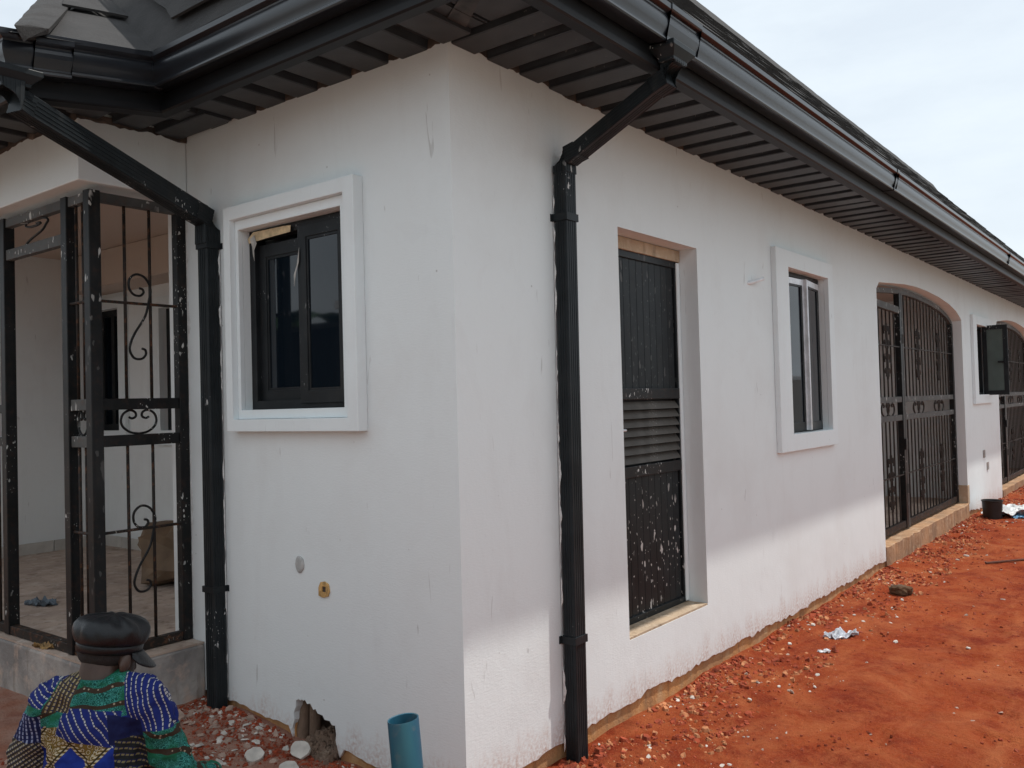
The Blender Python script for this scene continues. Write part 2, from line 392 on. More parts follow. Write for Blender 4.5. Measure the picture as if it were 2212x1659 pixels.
# door sill, gate steps, porch platform
w = MB(); w.box(-.19, -.002, DOOR[0]+.002, DOOR[1]-.002, .18, DOOR[2]+.012); w.build("door_sill", M_sill, house)
for k, (a, b2) in enumerate((G1, G2)):
    zt = GZ if k == 0 else GZ-.07
    w = MB(); n = 110
    top = [( .012+.016*fn(i*.23, k)+.003*random.uniform(-1, 1), a+.003+(b2-a-.006)*i/n, zt+.010*fn(i*.3, 9+k)) for i in range(n+1)]
    w.loft([[(p[0], p[1], -.5), (p[0]+.004*fn(p[1]*9), p[1], zt-.05), (p[0], p[1], p[2]-.006), (p[0]-.012, p[1], p[2]), (-.3, p[1], p[2]), (-.3, p[1], -.5)] for p in top])
    w.build("veranda_step", M_step, house)
w = MB(); w.box(-6.1, -1.862, -.588, -.001, -.5, .295); w.box(-6.1, -2.16, -.001, 1.6, -.5, .293)
w.build("porch_platform", M_conc, house, bevel=.012)
w = MB(); w.box(-6.05, -1.868, -.580, -.003, .296, .306); w.box(-6.05, -2.17, -.003, 1.6, .294, .305); w.build("porch_floor", M_floor, house)

# porch room: side wall behind left wall, back wall, far side wall, ceiling and beams
w = MB(); w.box(-2.157, -1.957, .001, 1.5, .2, H+.03); w.build("wall", M_wall2, house)
PW = [(-6.0, -5.47, 1.38, 2.56), (-4.79, -3.95, 1.39, 2.49)]
w = MB(); w.prism(rect(-6.15, -1.957, .2, 3.05), [rect(-5.95, -5.49, 1.40, 2.55), rect(-4.78, -3.95, 1.40, 2.48)], LWm, 1.5, 1.7); w.build("wall", M_wall2, house)
w = MB(); w.box(-6.15, -5.95, -.6, 1.499, .2, 3.05); w.build("wall", M_wall2, house)
w = MB(); w.box(-6.15, -1.97, -.44, 1.6, 3.02, 3.06); w.build("ceiling", M_ceil, house)
w = MB(); w.box(-5.94, -2.16, 1.18, 1.497, 2.70, 3.015); w.build("beam", M_ceil, house)
w = MB(); w.prism([(-1.957, -.603), (-1.957, -.0015), (-2.16, -.0015), (-2.16, -.42), (-6.15, -.42), (-6.15, -.603)], [], lambda a, b, d: (a, b, d), 2.733, 3.10)
w.build("beam", M_wall, house, bevel=.006)
# tiled skirting of the porch
sk = MB(); sk.box(-.195, .195, -.006, .006, 0, .10); ms = sk.mesh("skirting_tile", M_tile)
for i in range(5): inst("skirting_tile", ms, (-5.935, -.35+i*.4, .306), house, rotz=math.pi/2)
for i in range(9): inst("skirting_tile", ms, (-5.72+i*.4, 1.485, .306), house)
# porch windows on the back wall
for a0, a1, b0, b1 in ((-5.95, -5.49, 1.40, 2.55), (-4.78, -3.95, 1.40, 2.48)):
    win = MB(); win.prism(rect(a0-.12, a1+.12, b0-.13, b1+.1), [rect(a0, a1, b0, b1)], LWm, 1.455, 1.499)
    wo_ = win.build("window", M_trim, house)
    fr = MB(); fr.prism(rect(a0, a1, b0, b1), [rect(a0+.06, (a0+a1)/2-.03, b0+.06, b1-.06), rect((a0+a1)/2+.03, a1-.06, b0+.06, b1-.06)], LWm, 1.530, 1.565); fr.build("frame", M_frame, wo_)
    for q0, q1 in ((a0+.05, (a0+a1)/2-.02), ((a0+a1)/2+.02, a1-.05)):
        pn = MB(); pn.box(q0, q1, 1.545, 1.551, b0+.05, b1-.05); pn.build("pane", M_glass, wo_)
# light point and switch box inside the porch
w = MB()
for dx, dz in ((0, 0), (.08, -.03), (.2, .0)): w.tube([(-5.93, .42+dx*1.2, 2.28+dz), (-5.946, .42+dx*1.2, 2.28+dz)], .02, 10)
w.build("light_point", M_soffd, house)
w = MB(); w.box(-5.949, -5.935, .40, .50, .92, 1.0); w.build("switch_box", M_conc, house)

# veranda rooms behind the two arched gates
for (a, b2) in (G1, G2):
    w = MB(); w.box(-2.2, -2.0, a-.8, b2+.8, -.3, 2.95); w.box(-2.0, -.21, a-.8, a-.6, -.3, 2.95); w.box(-2.0, -.21, b2+.6, b2+.8, -.3, 2.95); w.build("wall", M_wall2, house)
    w = MB(); w.box(-2.0, -.21, a-.6, b2+.6, 2.90, 2.95); w.build("ceiling", M_ceil, house)
    w = MB(); w.box(-2.0, -.301, a-.6, b2+.6, -.2, .045 if a < 10 else -.02); w.build("veranda_floor", M_floor, house)
    # rough corner block at the foot of the right jamb
    w = MB(); w.box(-.19, .004, b2-.012, b2+.1, GZ-.01 if a < 10 else -.03, .30); w.build("jamb_patch", M_sill, house, bevel=.01)

# ---- ragged dark mortar where wall tops meet the soffit
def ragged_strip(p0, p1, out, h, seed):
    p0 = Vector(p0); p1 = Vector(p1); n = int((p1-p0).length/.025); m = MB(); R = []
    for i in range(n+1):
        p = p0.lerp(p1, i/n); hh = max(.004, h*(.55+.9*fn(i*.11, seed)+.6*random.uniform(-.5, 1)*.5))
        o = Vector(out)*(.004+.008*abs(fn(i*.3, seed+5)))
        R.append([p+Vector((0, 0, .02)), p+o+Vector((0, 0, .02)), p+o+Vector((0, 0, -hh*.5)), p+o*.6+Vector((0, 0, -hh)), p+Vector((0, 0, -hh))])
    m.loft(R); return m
ragged_strip((.001, 18, H), (.001, -.005, H), (1, 0, 0), .020, 1.).build("mortar_line", M_mort, house)
ragged_strip((.005, -.001, H), (-1.96, -.001, H), (0, -1, 0), .022, 6.).build("mortar_line", M_mort, house)
ragged_strip((-1.956, 0, H-.02), (-1.956, -.61, H-.03), (1, 0, 0), .03, 9.).build("mortar_line", M_mort, house)
ragged_strip((-1.95, -.604, H-.03), (-6, -.604, H-.03), (0, -1, 0), .03, 12.).build("mortar_line", M_mort, house)

# ---- soffit: separate ribbed panels
FX, FY, PX, PY = .60, -.425, -1.475, -1.055      # fascia lines
soff = MB(); 
soff.box(.0005, FX, FY, 18.3, H+.025, H+.04); soff.box(PX, 0, FY, -.0005, H+.0255, H+.04); soff.box(-6.3, PX, PY, -.604, H+.012, H+.03); soff.box(-1.956, PX, -.604, -.001, H+.0125, H+.03)
soffit = soff.build("soffit", M_soffd, house)
def panel_mesh(L, wdt):
    m = MB(); g_ = wdt*.34
    prof = [(0, .024), (0, -.018), (.008, -.021), (wdt-g_-.008, -.021), (wdt-g_, -.018), (wdt-g_+.006, .018), (wdt-.008, .018), (wdt-.001, -.006), (wdt-.001, .024)]
    m.loft([[(x, p[0], p[1]) for p in prof] for x in (0, L)]); return m
pm = panel_mesh(FX-.004, .235).mesh("soffit_panel", M_soffit)
for i in range(78):
    inst("soffit_panel", pm, (.002, .02+i*.235, H+random.uniform(-.002, .003)), soffit, rot=(random.uniform(-.004, .004), random.uniform(-.006, .006), random.uniform(-.006, .006)))
pm2 = panel_mesh(abs(FY)-.004, .24).mesh("soffit_panel", M_soffit)
for i in range(8):
    inst("soffit_panel", pm2, (-.03-i*.24, -.002, H+random.uniform(-.002, .003)), soffit, rot=(random.uniform(-.004, .004), random.uniform(-.006, .006), -math.pi/2+random.uniform(-.006, .006)))
# corner bay, cut along the mitre
for pts in ([(.003, -.002), (.22, -.157), (.22, -.002)], [(.235, -.168), (FX-.003, FY+.006), (FX-.003, -.002), (.235, -.002)], [(.0, -.006), (.21, -.155), (.21, FY+.004), (.0, FY+.004)], [(.225, -.166), (FX-.01, FY+.004), (.225, FY+.004)]):
    w = MB(); w.prism(pts, [], lambda a, b, d: (a, b, d), H-.001, H+.02); w.build("soffit_panel", M_soffit, soffit)
w = MB(); w.prism([(-.02, .01), (.14, -.04), (.40, -.235), (.36, -.29), (.10, -.13)], [], lambda a, b, d: (a, b, d), H-.006, H-.002); w.build("soffit_patch", simple("scraped_flashing", (.05, .045, .042), .5, .9, 9), soffit)
pm3 = panel_mesh(.40, .24).mesh("soffit_panel", M_soffit)
for i in range(18): inst("soffit_panel", pm3, (-1.70-i*.24, -.608, H-.012+random.uniform(-.002, .003)), soffit, rotz=-math.pi/2+random.uniform(-.01, .01))
pm4 = panel_mesh(.47, .24).mesh("soffit_panel", M_soffit)
for i in range(3): inst("soffit_panel", pm4, (-1.952, -.66+i*.235, H-.011), soffit, rotz=random.uniform(-.01, .01))

# ---- fascia and gutter swept along the eave
PY = -1.085
EAVE = [Vector((FX, 18.3)), Vector((FX, FY)), Vector((PX, FY)), Vector((PX, PY)), Vector((-6.35, PY)), Vector((-6.35, 1.0))]
DZ = {3: -.095, 4: -.095}      # the porch gutter falls towards its outer corner
def sweep(path, prof, m, mi=0, cap=True, dzs={}):
    """prof: list of (outward, z)."""
    rings = []
    for i, p in enumerate(path):
        d1 = (p-path[i-1]).normalized() if i else None; d2 = (path[i+1]-p).normalized() if i < len(path)-1 else None
        n1 = Vector((-d1.y, d1.x)) if d1 else None; n2 = Vector((-d2.y, d2.x)) if d2 else None
        if n1 is None: n = n2
        elif n2 is None: n = n1
        else: n = (n1+n2)/(1+n1.dot(n2))
        rings.append([(p.x+n.x*o, p.y+n.y*o, z+dzs.get(i, 0)) for o, z in prof])
    m.loft(rings, cap, mi); return m
# outward normal check: path goes -y first, left-hand normal of (0,-1) is (1,0): outward
fas = [(-.02, 3.255), (.0, 3.255), (.0, 3.035), (.012, 3.032), (.012, 3.005), (.004, 2.998), (-.045, 2.998), (-.05, 3.012), (-.02, 3.02)]
sweep(EAVE, fas, MB(), dzs=DZ).build("fascia", M_fascia, house)
gut = [(.002, 3.235), (.002, 3.095), (.010, 3.088), (.074, 3.083), (.084, 3.084), (.088, 3.09), (.087, 3.098), (.082, 3.102), (.083, 3.112), (.092, 3.130), (.099, 3.150), (.101, 3.168), (.098, 3.184), (.094, 3.192), (.096, 3.198), (.112, 3.206), (.117, 3.210), (.118, 3.232), (.113, 3.235), (.104, 3.233), (.103, 3.222), (.109, 3.215), (.090, 3.195), (.09, 3.168), (.076, 3.11), (.07, 3.094), (.012, 3.098), (.006, 3.235)]
def dens(path):
    out = [path[0]]
    for a, b2 in zip(path, path[1:]):
        n = max(1, int((b2-a).length/.5)); out += [a.lerp(b2, i/n) for i in range(1, n+1)]
    return out
gu = sweep(EAVE, gut, MB(), dzs=DZ).build("gutter", M_gutter, house, smooth=True)
md = gu.modifiers.new("e", 'EDGE_SPLIT'); md.split_angle = math.radians(38)
# union brackets wrapping the gutter
gj = [(o*1.0+(.004 if o > .01 else 0), z-(.004 if z < 3.12 else -.002)) for o, z in gut[1:20]]
gj2 = gj+[(o-.003, z) for o, z in gj[::-1]]
for y0, y1 in ((.63, .92), (4.24, 4.30), (9.4, 9.46), (14.4, 14.46)):
    m = MB(); sweep([Vector((FX, y1)), Vector((FX, y0))], gj2, m); m.build("gutter_joint", M_gutter, gu)
m = MB(); sweep([Vector((PX, -.90)), Vector((PX, -1.06))], gj2, m, dzs={0: -.068, 1: -.091}); m.build("gutter_joint", M_gutter, gu)
m = MB(); sweep([Vector((PX+.05, FY)), Vector((PX, FY)), Vector((PX, FY-.05))], gj2, m); m.build("gutter_joint", M_gutter, gu)
# outlets under the gutter
def outlet(cx_, cy_, along_y, dz=0):
    m = MB(); a, b2 = (.062, .105) if along_y else (.105, .062)
    rr = lambda k, z, dx=0: [(cx_-a*k, cy_-b2*k, z+dz), (cx_+a*k, cy_-b2*k, z+dz), (cx_+a*k, cy_+b2*k, z+dz), (cx_-a*k, cy_+b2*k, z+dz)]
    m.loft([rr(1.0, 3.094), rr(1.0, 3.07), rr(.62, 3.035), rr(.62, 3.02)]); return m.build("gutter_outlet", M_pipe, gu, bevel=.004)
outlet(FX+.055, .745, True); outlet(PX+.05, -1.13, True, -.095)

# ---- roof
roof = MB(); z0 = 3.245
def pl(*pts): return list(pts)
EX, EY, QX, QY = FX+.075, FY-.055, PX+.085, PY-.07
mR, mL, mP, mQ = 1.076, 2.4, .61, .92
RX = -1.54; LX = 2*RX-EX; RZ = z0+(EX-RX)*mR; RY0 = EY+(RZ-z0)/mL
A = (EX, 18.35, z0); Bc = (EX, EY, z0); Rr0 = (RX, RY0, RZ); Rr1 = (RX, 18.35-(RZ-z0)/mR, RZ); D = (LX, 18.35, z0); Ec = (LX, EY, z0)
roof.add([A, Bc, Rr0, Rr1], [(0, 1, 2, 3)]); roof.add([Bc, Ec, Rr0], [(0, 1, 2)]); roof.add([Ec, D, Rr1, Rr0], [(0, 1, 2, 3)]); roof.add([D, A, Rr1], [(0, 1, 2)])
# lower rear block
BX = (LX+.05-8.6)/2; BZ = z0+(BX+8.6)*mR*.9
roof.add([(LX+.05, 18.3, z0), (LX+.05, 1.6, z0), (BX, 3.6, BZ), (BX, 16.3, BZ), (-8.6, 18.3, z0), (-8.6, 1.6, z0)], [(0, 1, 2, 3), (1, 5, 2), (5, 4, 3, 2), (4, 0, 3)])
# porch roof
mQ = .88; PXM = -3.9; PZ = z0+(QX-PXM)*mP; QC = (QX+.06, QY-.02, z0-.13); PYR = QC[1]+(PZ-QC[2])/mQ
yv = EY+(PZ-z0)/mL
roof.add([QC, (QX, EY, z0), (PXM, PYR, PZ)], [(0, 1, 2)])
QC2 = (2*PXM-QC[0], QC[1], QC[2])
roof.add([QC, (PXM, PYR, PZ), QC2], [(0, 1, 2)]); roof.add([QC2, (PXM, PYR, PZ), (2*PXM-QX, EY, z0)], [(0, 1, 2)])
ro = roof.build("roof", M_roof, house, fixn=False)
# shingle courses on the long right face (wavy butt edges)
nrm = Vector((mR, 0, 1)).normalized(); up = Vector((-1, 0, mR)).normalized()
LS = (RZ-z0)/up.z
for k in range(17):
    v0 = k*.42-.02; m = MB(); top = []; n = 110
    ya = EY+v0*up.z/mL+.01; yb = 18.3-v0*up.z/mR
    if yb-ya < .3: break
    R = []
    for i in range(n+1):
        y = ya+(yb-ya)*i/n; wv = .020*fn(y*2.3, k*3.)+.010*fn(y*7, k); th = .026+.012*abs(fn(y*3.1, k*7.))
        b0 = Vector((EX, y, z0))+up*(v0+wv); b1 = Vector((EX, y, z0))+up*min(v0+.47, LS+.02)
        R.append([b0+nrm*.004, b0+nrm*th, b1+nrm*(.012), b1+nrm*.002])
    m.loft(R); m.build("shingle_course", M_roof, ro)
# ridge cap
m = MB(); R = []
for i in range(90):
    y = RY0+(Rr1[1]-RY0)*i/89; h = .05+.02*abs(fn(y*2.2))
    R.append([(RX+.14, y, RZ-.13), (RX+.03, y, RZ+h), (RX-.03, y, RZ+h), (RX-.14, y, RZ-.13)])
m.loft(R); m.build("ridge_cap", M_roof, ro)
# layered sheets on the steep hip face (lapped, sagging lower edges) next to the valley
def hipface(a, z, off):  # a = x, z height, off outward
    y = EY+(z-z0)/mL; n = Vector((0, -mL, 1)).normalized(); return Vector((a, y, z))+n*off
def sheet_layer(corner, e_z, off, th, dx):
    m = MB(); ptsb = []
    # valley side, from top to corner
    top_t = 1.2
    for i in range(14):
        t = top_t*(1-i/14); ptsb.append((corner[0]-t+.03*fn(t*4, off*30), corner[1]+t*mP*1.0+.02*fn(t*3, off*90)))
    n = 26
    for i in range(n+1):
        a = corner[0]+dx*.15+(EX-.08-corner[0])*i/n
        sag = .5*abs(corner[1]-e_z)*math.exp(-((a-corner[0]-.2)/.25)**2)
        ptsb.append((a, e_z+.016*fn(a*3.0, off*50)-sag*.3+.1*max(0, i/n-.7)*0))
    # hip side back up
    zt = corner[1]+top_t*mP
    for i in range(8):
        z = e_z+(zt-e_z)*(i+1)/8; ptsb.append((EX-(z-z0)/mR-.1, z))
    ptsb = ptsb[:-1]+[(EX-(zt-z0)/mR-.1, zt)]
    m.prism(ptsb, [], lambda a, z, d: tuple(hipface(a, z, d)), off, off+th); return m
sheet_layer((-1.455, 3.262), 3.235, .030, .012, .0).build("shingle_course", M_roof, ro)
sheet_layer((-1.25, 3.372), 3.335, .068, .012, .12).build("shingle_course", M_roof, ro)
sheet_layer((-1.14, 3.47), 3.425, .104, .012, .12).build("shingle_course", M_roof, ro)
sheet_layer((-1.04, 3.58), 3.54, .140, .012, .12).build("shingle_course", M_roof, ro)
# porch face sheets (plane falls a little towards the outer corner)
kq = .13/(EY-QC[1]); npf = Vector((mP, -kq, 1)).normalized()
def pface(y, x, off): return Vector((x, y, z0+(QX-x)*mP-kq*(EY-y)))+npf*off
poly = [(QC[1]+.05, QX+.03), (EY-.25, QX+.018), (EY-.01, QX+.02), (-.40, -1.72), (-.36, -1.90), (-.50, -1.93), (-.66, -1.95), (-.74, -1.84)]
m = MB(); m.prism(poly, [], lambda a, b, d: tuple(pface(a, b, d)), .004, .018); m.build("shingle_course", M_roof, ro)
poly = [(-.68, -1.935), (-.50, -1.915), (-.355, -1.88), (-.30, -2.20), (-.10, -3.0), (.0, -3.6), (-.02, -3.6), (-.40, -2.45)]
m = MB(); m.prism(poly, [], lambda a, b, d: tuple(pface(a, b, d)), .034, .046); m.build("shingle_course", M_roof, ro)
# hip cap of the porch roof
hc = MB(); R = []
lft = [Vector((-1.25, -1.19, 3.10)), Vector((-1.573, -1.011, 3.302)), Vector((-2.07, -.724, 3.632)), Vector((-3.6, .16, 4.66))]
rgt = [Vector((-1.33, -1.02, 3.155)), Vector((-1.733, -.773, 3.422)), Vector((-2.355, -.392, 3.837)), Vector((-3.75, .42, 4.74))]
for k in range(3):
    for i in range(8):
        a = lft[k].lerp(lft[k+1], i/8); b2 = rgt[k].lerp(rgt[k+1], i/8); md_ = a.lerp(b2, .4)
        up_ = Vector((0, 0, .028+.010*fn((k*8+i)*.7)))
        R.append([b2+npf*.0, b2+npf*.022, md_+up_, a+up_*.55, a+Vector((-.03, .05, -.03)), md_-Vector((0, 0, .03))])
hc.loft(R); hc.build("hip_cap", M_roof, ro)

# ------------------------------------------------------------------ windows of the house
def torn(m, pts, th=.002, nrm=(0, -1, 0)):
    n = Vector(nrm)
    a = [Vector(p) for p in pts]; c = [p+n*th for p in a]; k = len(a)
    m.add(a+c, [tuple(range(k)), tuple(range(2*k-1, k-1, -1))]+[(i, (i+1) % k, (i+1) % k+k, i+k) for i in range(k)])
# window 1
w1 = MB(); w1.prism(rect(-1.536, -.539, 1.446, 2.604), [rect(-1.482, -.612, 1.508, 2.535)], LWm, -.06, -.0005)
win1 = w1.build("window", M_trim, house, bevel=.003)
tag(win1, "window with stepped white surround, black frame and torn film left of the corner")
m = MB(); m.prism(rect(-1.481, -.613, 1.509, 2.534), [rect(*WIN1)], LWm, -.028, -.0006); m.build("surround_step", M_trim, win1, bevel=.003)
a0, a1, b0, b1 = WIN1
m = MB(); m.prism(rect(a0+.001, a1-.001, b0+.001, b1-.001), [rect(a0+.045, a1-.045, b0+.045, b1-.045)], LWm, .040, .110); m.build("frame", M_frame, win1, bevel=.003)
def sash(parent, A0, A1, B0, B1, d, st=.06, to3=LWm, fm=M_frame, dep=.03):
    m = MB(); m.prism(rect(A0, A1, B0, B1), [rect(A0+st, A1-st, B0+st, B1-st)], to3, d, d+dep); s = m.build("sash", fm, parent, bevel=.003)
    m = MB(); m.prism(rect(A0+st-.004, A1-st+.004, B0+st-.004, B1-st+.004), [rect(A0+st+.012, A1-st-.012, B0+st+.012, B1-st-.012)], to3, d+.006, d+.024); m.build("glazing_bead", M_frame, s)
    m = MB(); m.prism(rect(A0+st-.003, A1-st+.003, B0+st-.003, B1-st+.003), [], to3, d+.012, d+.018); m.build("pane", M_glass, s)
    return s
mid = (a0+a1)/2
sash(win1, a0+.03, mid+.06, b0+.03, b1-.075, .068, .068)
sash(win1, mid+.012, a1-.02, b0+.025, b1-.03, .028, .062)
m = MB(); torn(m, [(a0+.01, .027, b1-.040), (a0+.06, .026, b1-.012), (mid-.09, .025, b1-.016), (mid-.03, .025, b1-.020), (mid-.035, .025, b1-.052), (a0+.16, .025, b1-.058), (a0+.02, .027, b1-.066)]); m.build("tape_strip", M_tan, win1)
def film_piece(pts):
    m = MB(); torn(m, pts, .0015); m.build("film", M_film, win1)
film_piece([(a0+.035, .022, b1-.045), (a0+.075, .020, b1-.030), (a0+.09, .022, b1-.075), (a0+.075, .016, b1-.11), (a0+.078, .016, b1-.165), (a0+.066, .017, b1-.135), (a0+.055, .019, b1-.085)])
film_piece([(mid+.028, .024, b1-.16), (mid+.034, .022, b1-.14), (mid+.031, .021, b1-.21), (mid+.010, .020, b1-.26), (mid-.004, .018, b1-.33), (mid-.006, .020, b1-.27), (mid+.016, .023, b1-.22)])
film_piece([(a1-.045, .022, b1-.01), (a1-.005, .022, b1-.006), (a1-.008, .021, b1-.035), (a1-.03, .022, b1-.024)])
# window 2
def right_window(y0, y1, z0_, z1_, o, label):
    m = MB(); m.prism(rect(y0, y1, z0_, z1_), [rect(*o)], RW, -.04, -.0005); wn_ = m.build("window", M_trim, house, bevel=.003); tag(wn_, label)
    m = MB(); m.prism(rect(o[0]+.001, o[1]-.001, o[2]+.001, o[3]-.001), [rect(o[0]+.035, o[1]-.035, o[2]+.035, o[3]-.035)], RW, .045, .11); m.build("frame", M_frame, wn_, bevel=.003)
    return wn_
win2 = right_window(3.507, 4.788, 1.137, 2.653, WIN2, "slim two-leaf casement window with bright metal edges beside the door")
def swing_sash(parent, hinge_y, width, z0_, z1_, xh, ang, side, edge=M_alu):
    """casement leaf: hinge at (xh, hinge_y), closed leaf runs to side*width along y; ang opens outward (+x)"""
    dy, dx = side*math.cos(ang), math.sin(ang)
    to3 = lambda a, b, d: (xh+dx*a+(-d)*dy*side, hinge_y+dy*a+d*dx*side, b)
    m = MB(); m.prism(rect(0, width, z0_, z1_), [rect(.06, width-.06, z0_+.065, z1_-.065)], to3, 0, .022); s = m.build("sash", M_frame, parent, bevel=.002)
    m = MB(); m.prism(rect(.057, width-.057, z0_+.062, z1_-.062), [], to3, .008, .013); m.build("pane", M_glass if edge else M_glass2, s)
    if edge:
        m = MB(); m.prism(rect(width+.0005, width+.006, z0_, z1_), [], to3, -.003, .026); m.prism(rect(width-.035, width-.001, z0_+.002, z1_-.002), [], to3, -.004, -.0005)
        m.prism(rect(.004, width-.036, z1_-.05, z1_-.004), [], to3, -.004, -.0005); m.build("metal_edge", edge, s)
    return s
mid = (WIN2[0]+WIN2[1])/2
swing_sash(win2, WIN2[0]+.012, mid-WIN2[0]+.01, WIN2[2]+.012, WIN2[3]-.045, -.042, .05, 1)
swing_sash(win2, WIN2[1]-.012, WIN2[1]-mid-.03, WIN2[2]+.012, WIN2[3]-.045, -.042, .11, -1)
# window 3 with one leaf swung out
win3 = right_window(10.80, 12.20, 1.372, 2.625, WIN3, "small far window with one black leaf swung wide open, between the arched gates")
swing_sash(win3, WIN3[0]+.012, .40, WIN3[2]+.012, WIN3[3]-.03, -.042, .0, 1)
s3 = swing_sash(win3, WIN3[1]-.02, .33, WIN3[2]-.01, WIN3[3]+.02, -.03, 1.62, -1, None)
m = MB(); m.box(.17, .27, WIN3[1]-.065, WIN3[1]-.05, 1.96, 1.985); m.box(.25, .27, WIN3[1]-.075, WIN3[1]-.05, 1.95, 2.02); m.build("handle", M_frame, s3)

# ------------------------------------------------------------------ door
dy0, dy1, dz0, dz1 = DOOR
dfr = MB(); dfr.prism(rect(dy0+.002, dy1-.002, dz0+.013, dz1-.002), [rect(dy0+.055, dy1-.055, dz0+.05, dz1-.115)], RW, .13, .19)
door = dfr.build("door", M_door, house, bevel=.003); tag(door, "tall black metal door with a louvred middle panel, splashed with white paint")
m = MB(); m.prism(rect(dy0+.003, dy1-.003, dz1-.075, dz1-.003), [], RW, .115, .131); m.build("lintel_strip", M_sill, door, bevel=.004)
m = MB(); m.prism(rect(dy1-.045, dy1-.004, dz0+.02, dz1-.08), [], RW, .118, .131); m.build("mortar_strip", M_trim, door, bevel=.006)
LZ0, LZ1 = 1.14, 1.585
def flutes(z0_, z1_, name):
    m = MB(); n = 11; y0, y1 = dy0+.06, dy1-.06; R0 = []; pts = []
    for i in range(n):
        a = y0+(y1-y0)*i/n; b2 = y0+(y1-y0)*(i+1)/n
        pts += [(a, .150), (a+.004, .146), (b2-.012, .141), (b2-.004, .146)]
    pts += [(y1, .150), (y1, .175), (y0, .175)]
    m.loft([[(-p[1], p[0], z) for p in pts] for z in (z0_, z1_)]); return m.build(name, M_door, door)
flutes(LZ1+.0, dz1-.115, "fluted_panel"); flutes(dz0+.05, LZ0, "fluted_panel")
for z in (LZ1-.03, LZ0-.03):
    m = MB(); m.box(-.148, -.118, dy0+.055, dy1-.055, z, z+.065); m.build("rail", M_gate, door, bevel=.004)
lv = MB(); lv.loft([[(-.150, y, .016), (-.152, y, .020), (-.122, y, -.026), (-.118, y, -.026)] for y in (dy0+.058, dy1-.06)]); lm = lv.mesh("louvre_slat", M_louv)
for i in range(7): inst("louvre_slat", lm, (0, 0, LZ1-.062-i*.0515), door)
m = MB(); m.box(-.185, -.176, dy0+.05, dy1-.05, LZ0, LZ1); m.build("back_plate", M_soffd, door)
m = MB(); m.box(-.119, -.108, dy0+.10, dy0+.165, 1.355, 1.415); m.tube([(-.110, dy0+.115, 1.385), (-.085, dy0+.115, 1.385), (-.083, dy0+.165, 1.385)], .008, 8); m.build("handle", M_alu, door, bevel=.003)

# ------------------------------------------------------------------ small wall fittings
m = MB(); m.tube([(-.02, 3.05, 2.34), (.012, 3.10, 2.348), (.05, 3.225, 2.384)], .013, 10); m.build("conduit_tube", M_white, house, smooth=False)
m = MB(); R = []
for rr_, yy in ((.036, -.0), (.034, -.008), (.026, -.011), (.001, -.011)): R.append([(-1.04+rr_*.85*math.cos(a*math.pi/9), yy, .80+rr_*math.sin(a*math.pi/9)*(1.15+.1*math.cos(a))) for a in range(18)])
m.loft(R); m.build("conduit_cap", simple("cap_grey", (.42, .42, .41), .7, .2, 30, .3), house)
m = MB(); m.prism([(-.898+.012*random.uniform(-1, 1), .665), (-.87, .658), (-.835, .668), (-.825, .69), (-.832, .725), (-.86, .735), (-.885, .73), (-.9, .705)], [[(-.875, .685), (-.848, .685), (-.848, .712), (-.875, .712)]], LWm, -.008, .0); m.build("socket_box", simple("orange_box", (.55, .33, .12), .6, .5, 40), house)
m = MB(); m.box(-.88, -.842, -.0025, -.001, .68, .718); m.build("socket_recess", M_mort, house)
for y, z in ((11.43, .638), (11.68, .447)):
    m = MB(); m.box(-.001, .012, y-.06, y+.06, z-.05, z+.06); m.build("wall_box", M_conc, house)

# ------------------------------------------------------------------ downpipes
def rectprof(c, ax, ay, w_, d_, fl=5, fd=.0025):
    """fluted rectangular section around c; ax width axis, ay depth axis"""
    pts = []; c = Vector(c)
    def side(p, q, nrm_):
        out = []; n = fl*2
        for i in range(n):
            t0 = i/n; t = .12+.76*t0; k = -fd if i % 2 else 0
            out += [p.lerp(q, t)+nrm_*k, p.lerp(q, t+.76/n)+nrm_*k]
        return [p.lerp(q, .04)]+out+[p.lerp(q, .96)]
    P = [c-ax*w_/2-ay*d_/2, c+ax*w_/2-ay*d_/2, c+ax*w_/2+ay*d_/2, c-ax*w_/2+ay*d_/2]; N_ = [-ay, ax, ay, -ax]
    for i in range(4): pts += side(P[i], P[(i+1) % 4], N_[i])
    return pts
def pipe_seg(pts, ax, ays, w_, d_, name, parent, flut=True):
    m = MB(); m.loft([rectprof(p, ax, ay, w_, d_, 4, .0018 if flut else .0) for p, ay in zip(pts, ays)]); return m.build(name, M_pipe, parent)
# right pipe (on the long wall); width axis along y, depth axis along x
dp = empty("downpipe", (.045, .785, -.15), "black fluted downpipe on the sunny long wall, nearest the house corner", "downpipe", "black downpipes")
X, Y, Zv = Vector((1, 0, 0)), Vector((0, 1, 0)), Vector((0, 0, 1))
yc = .775; PW_, PD_ = .088, .070
pipe_seg([(.047, yc-.035, -.19), (.047, yc, 2.69)], Y, [X, X], PW_, PD_, "pipe", dp)
dirv = Vector((.60-.047, 0, 2.955-2.70)).normalized(); nd = dirv.cross(Y)*1; nd = Vector((dirv.z, 0, -dirv.x))
pipe_seg([Vector((.06, yc, 2.715))+dirv*.02, Vector((.648, yc-.03, 2.975))-dirv*.02], Y, [nd*-1, nd*-1], PW_, PD_, "pipe", dp)
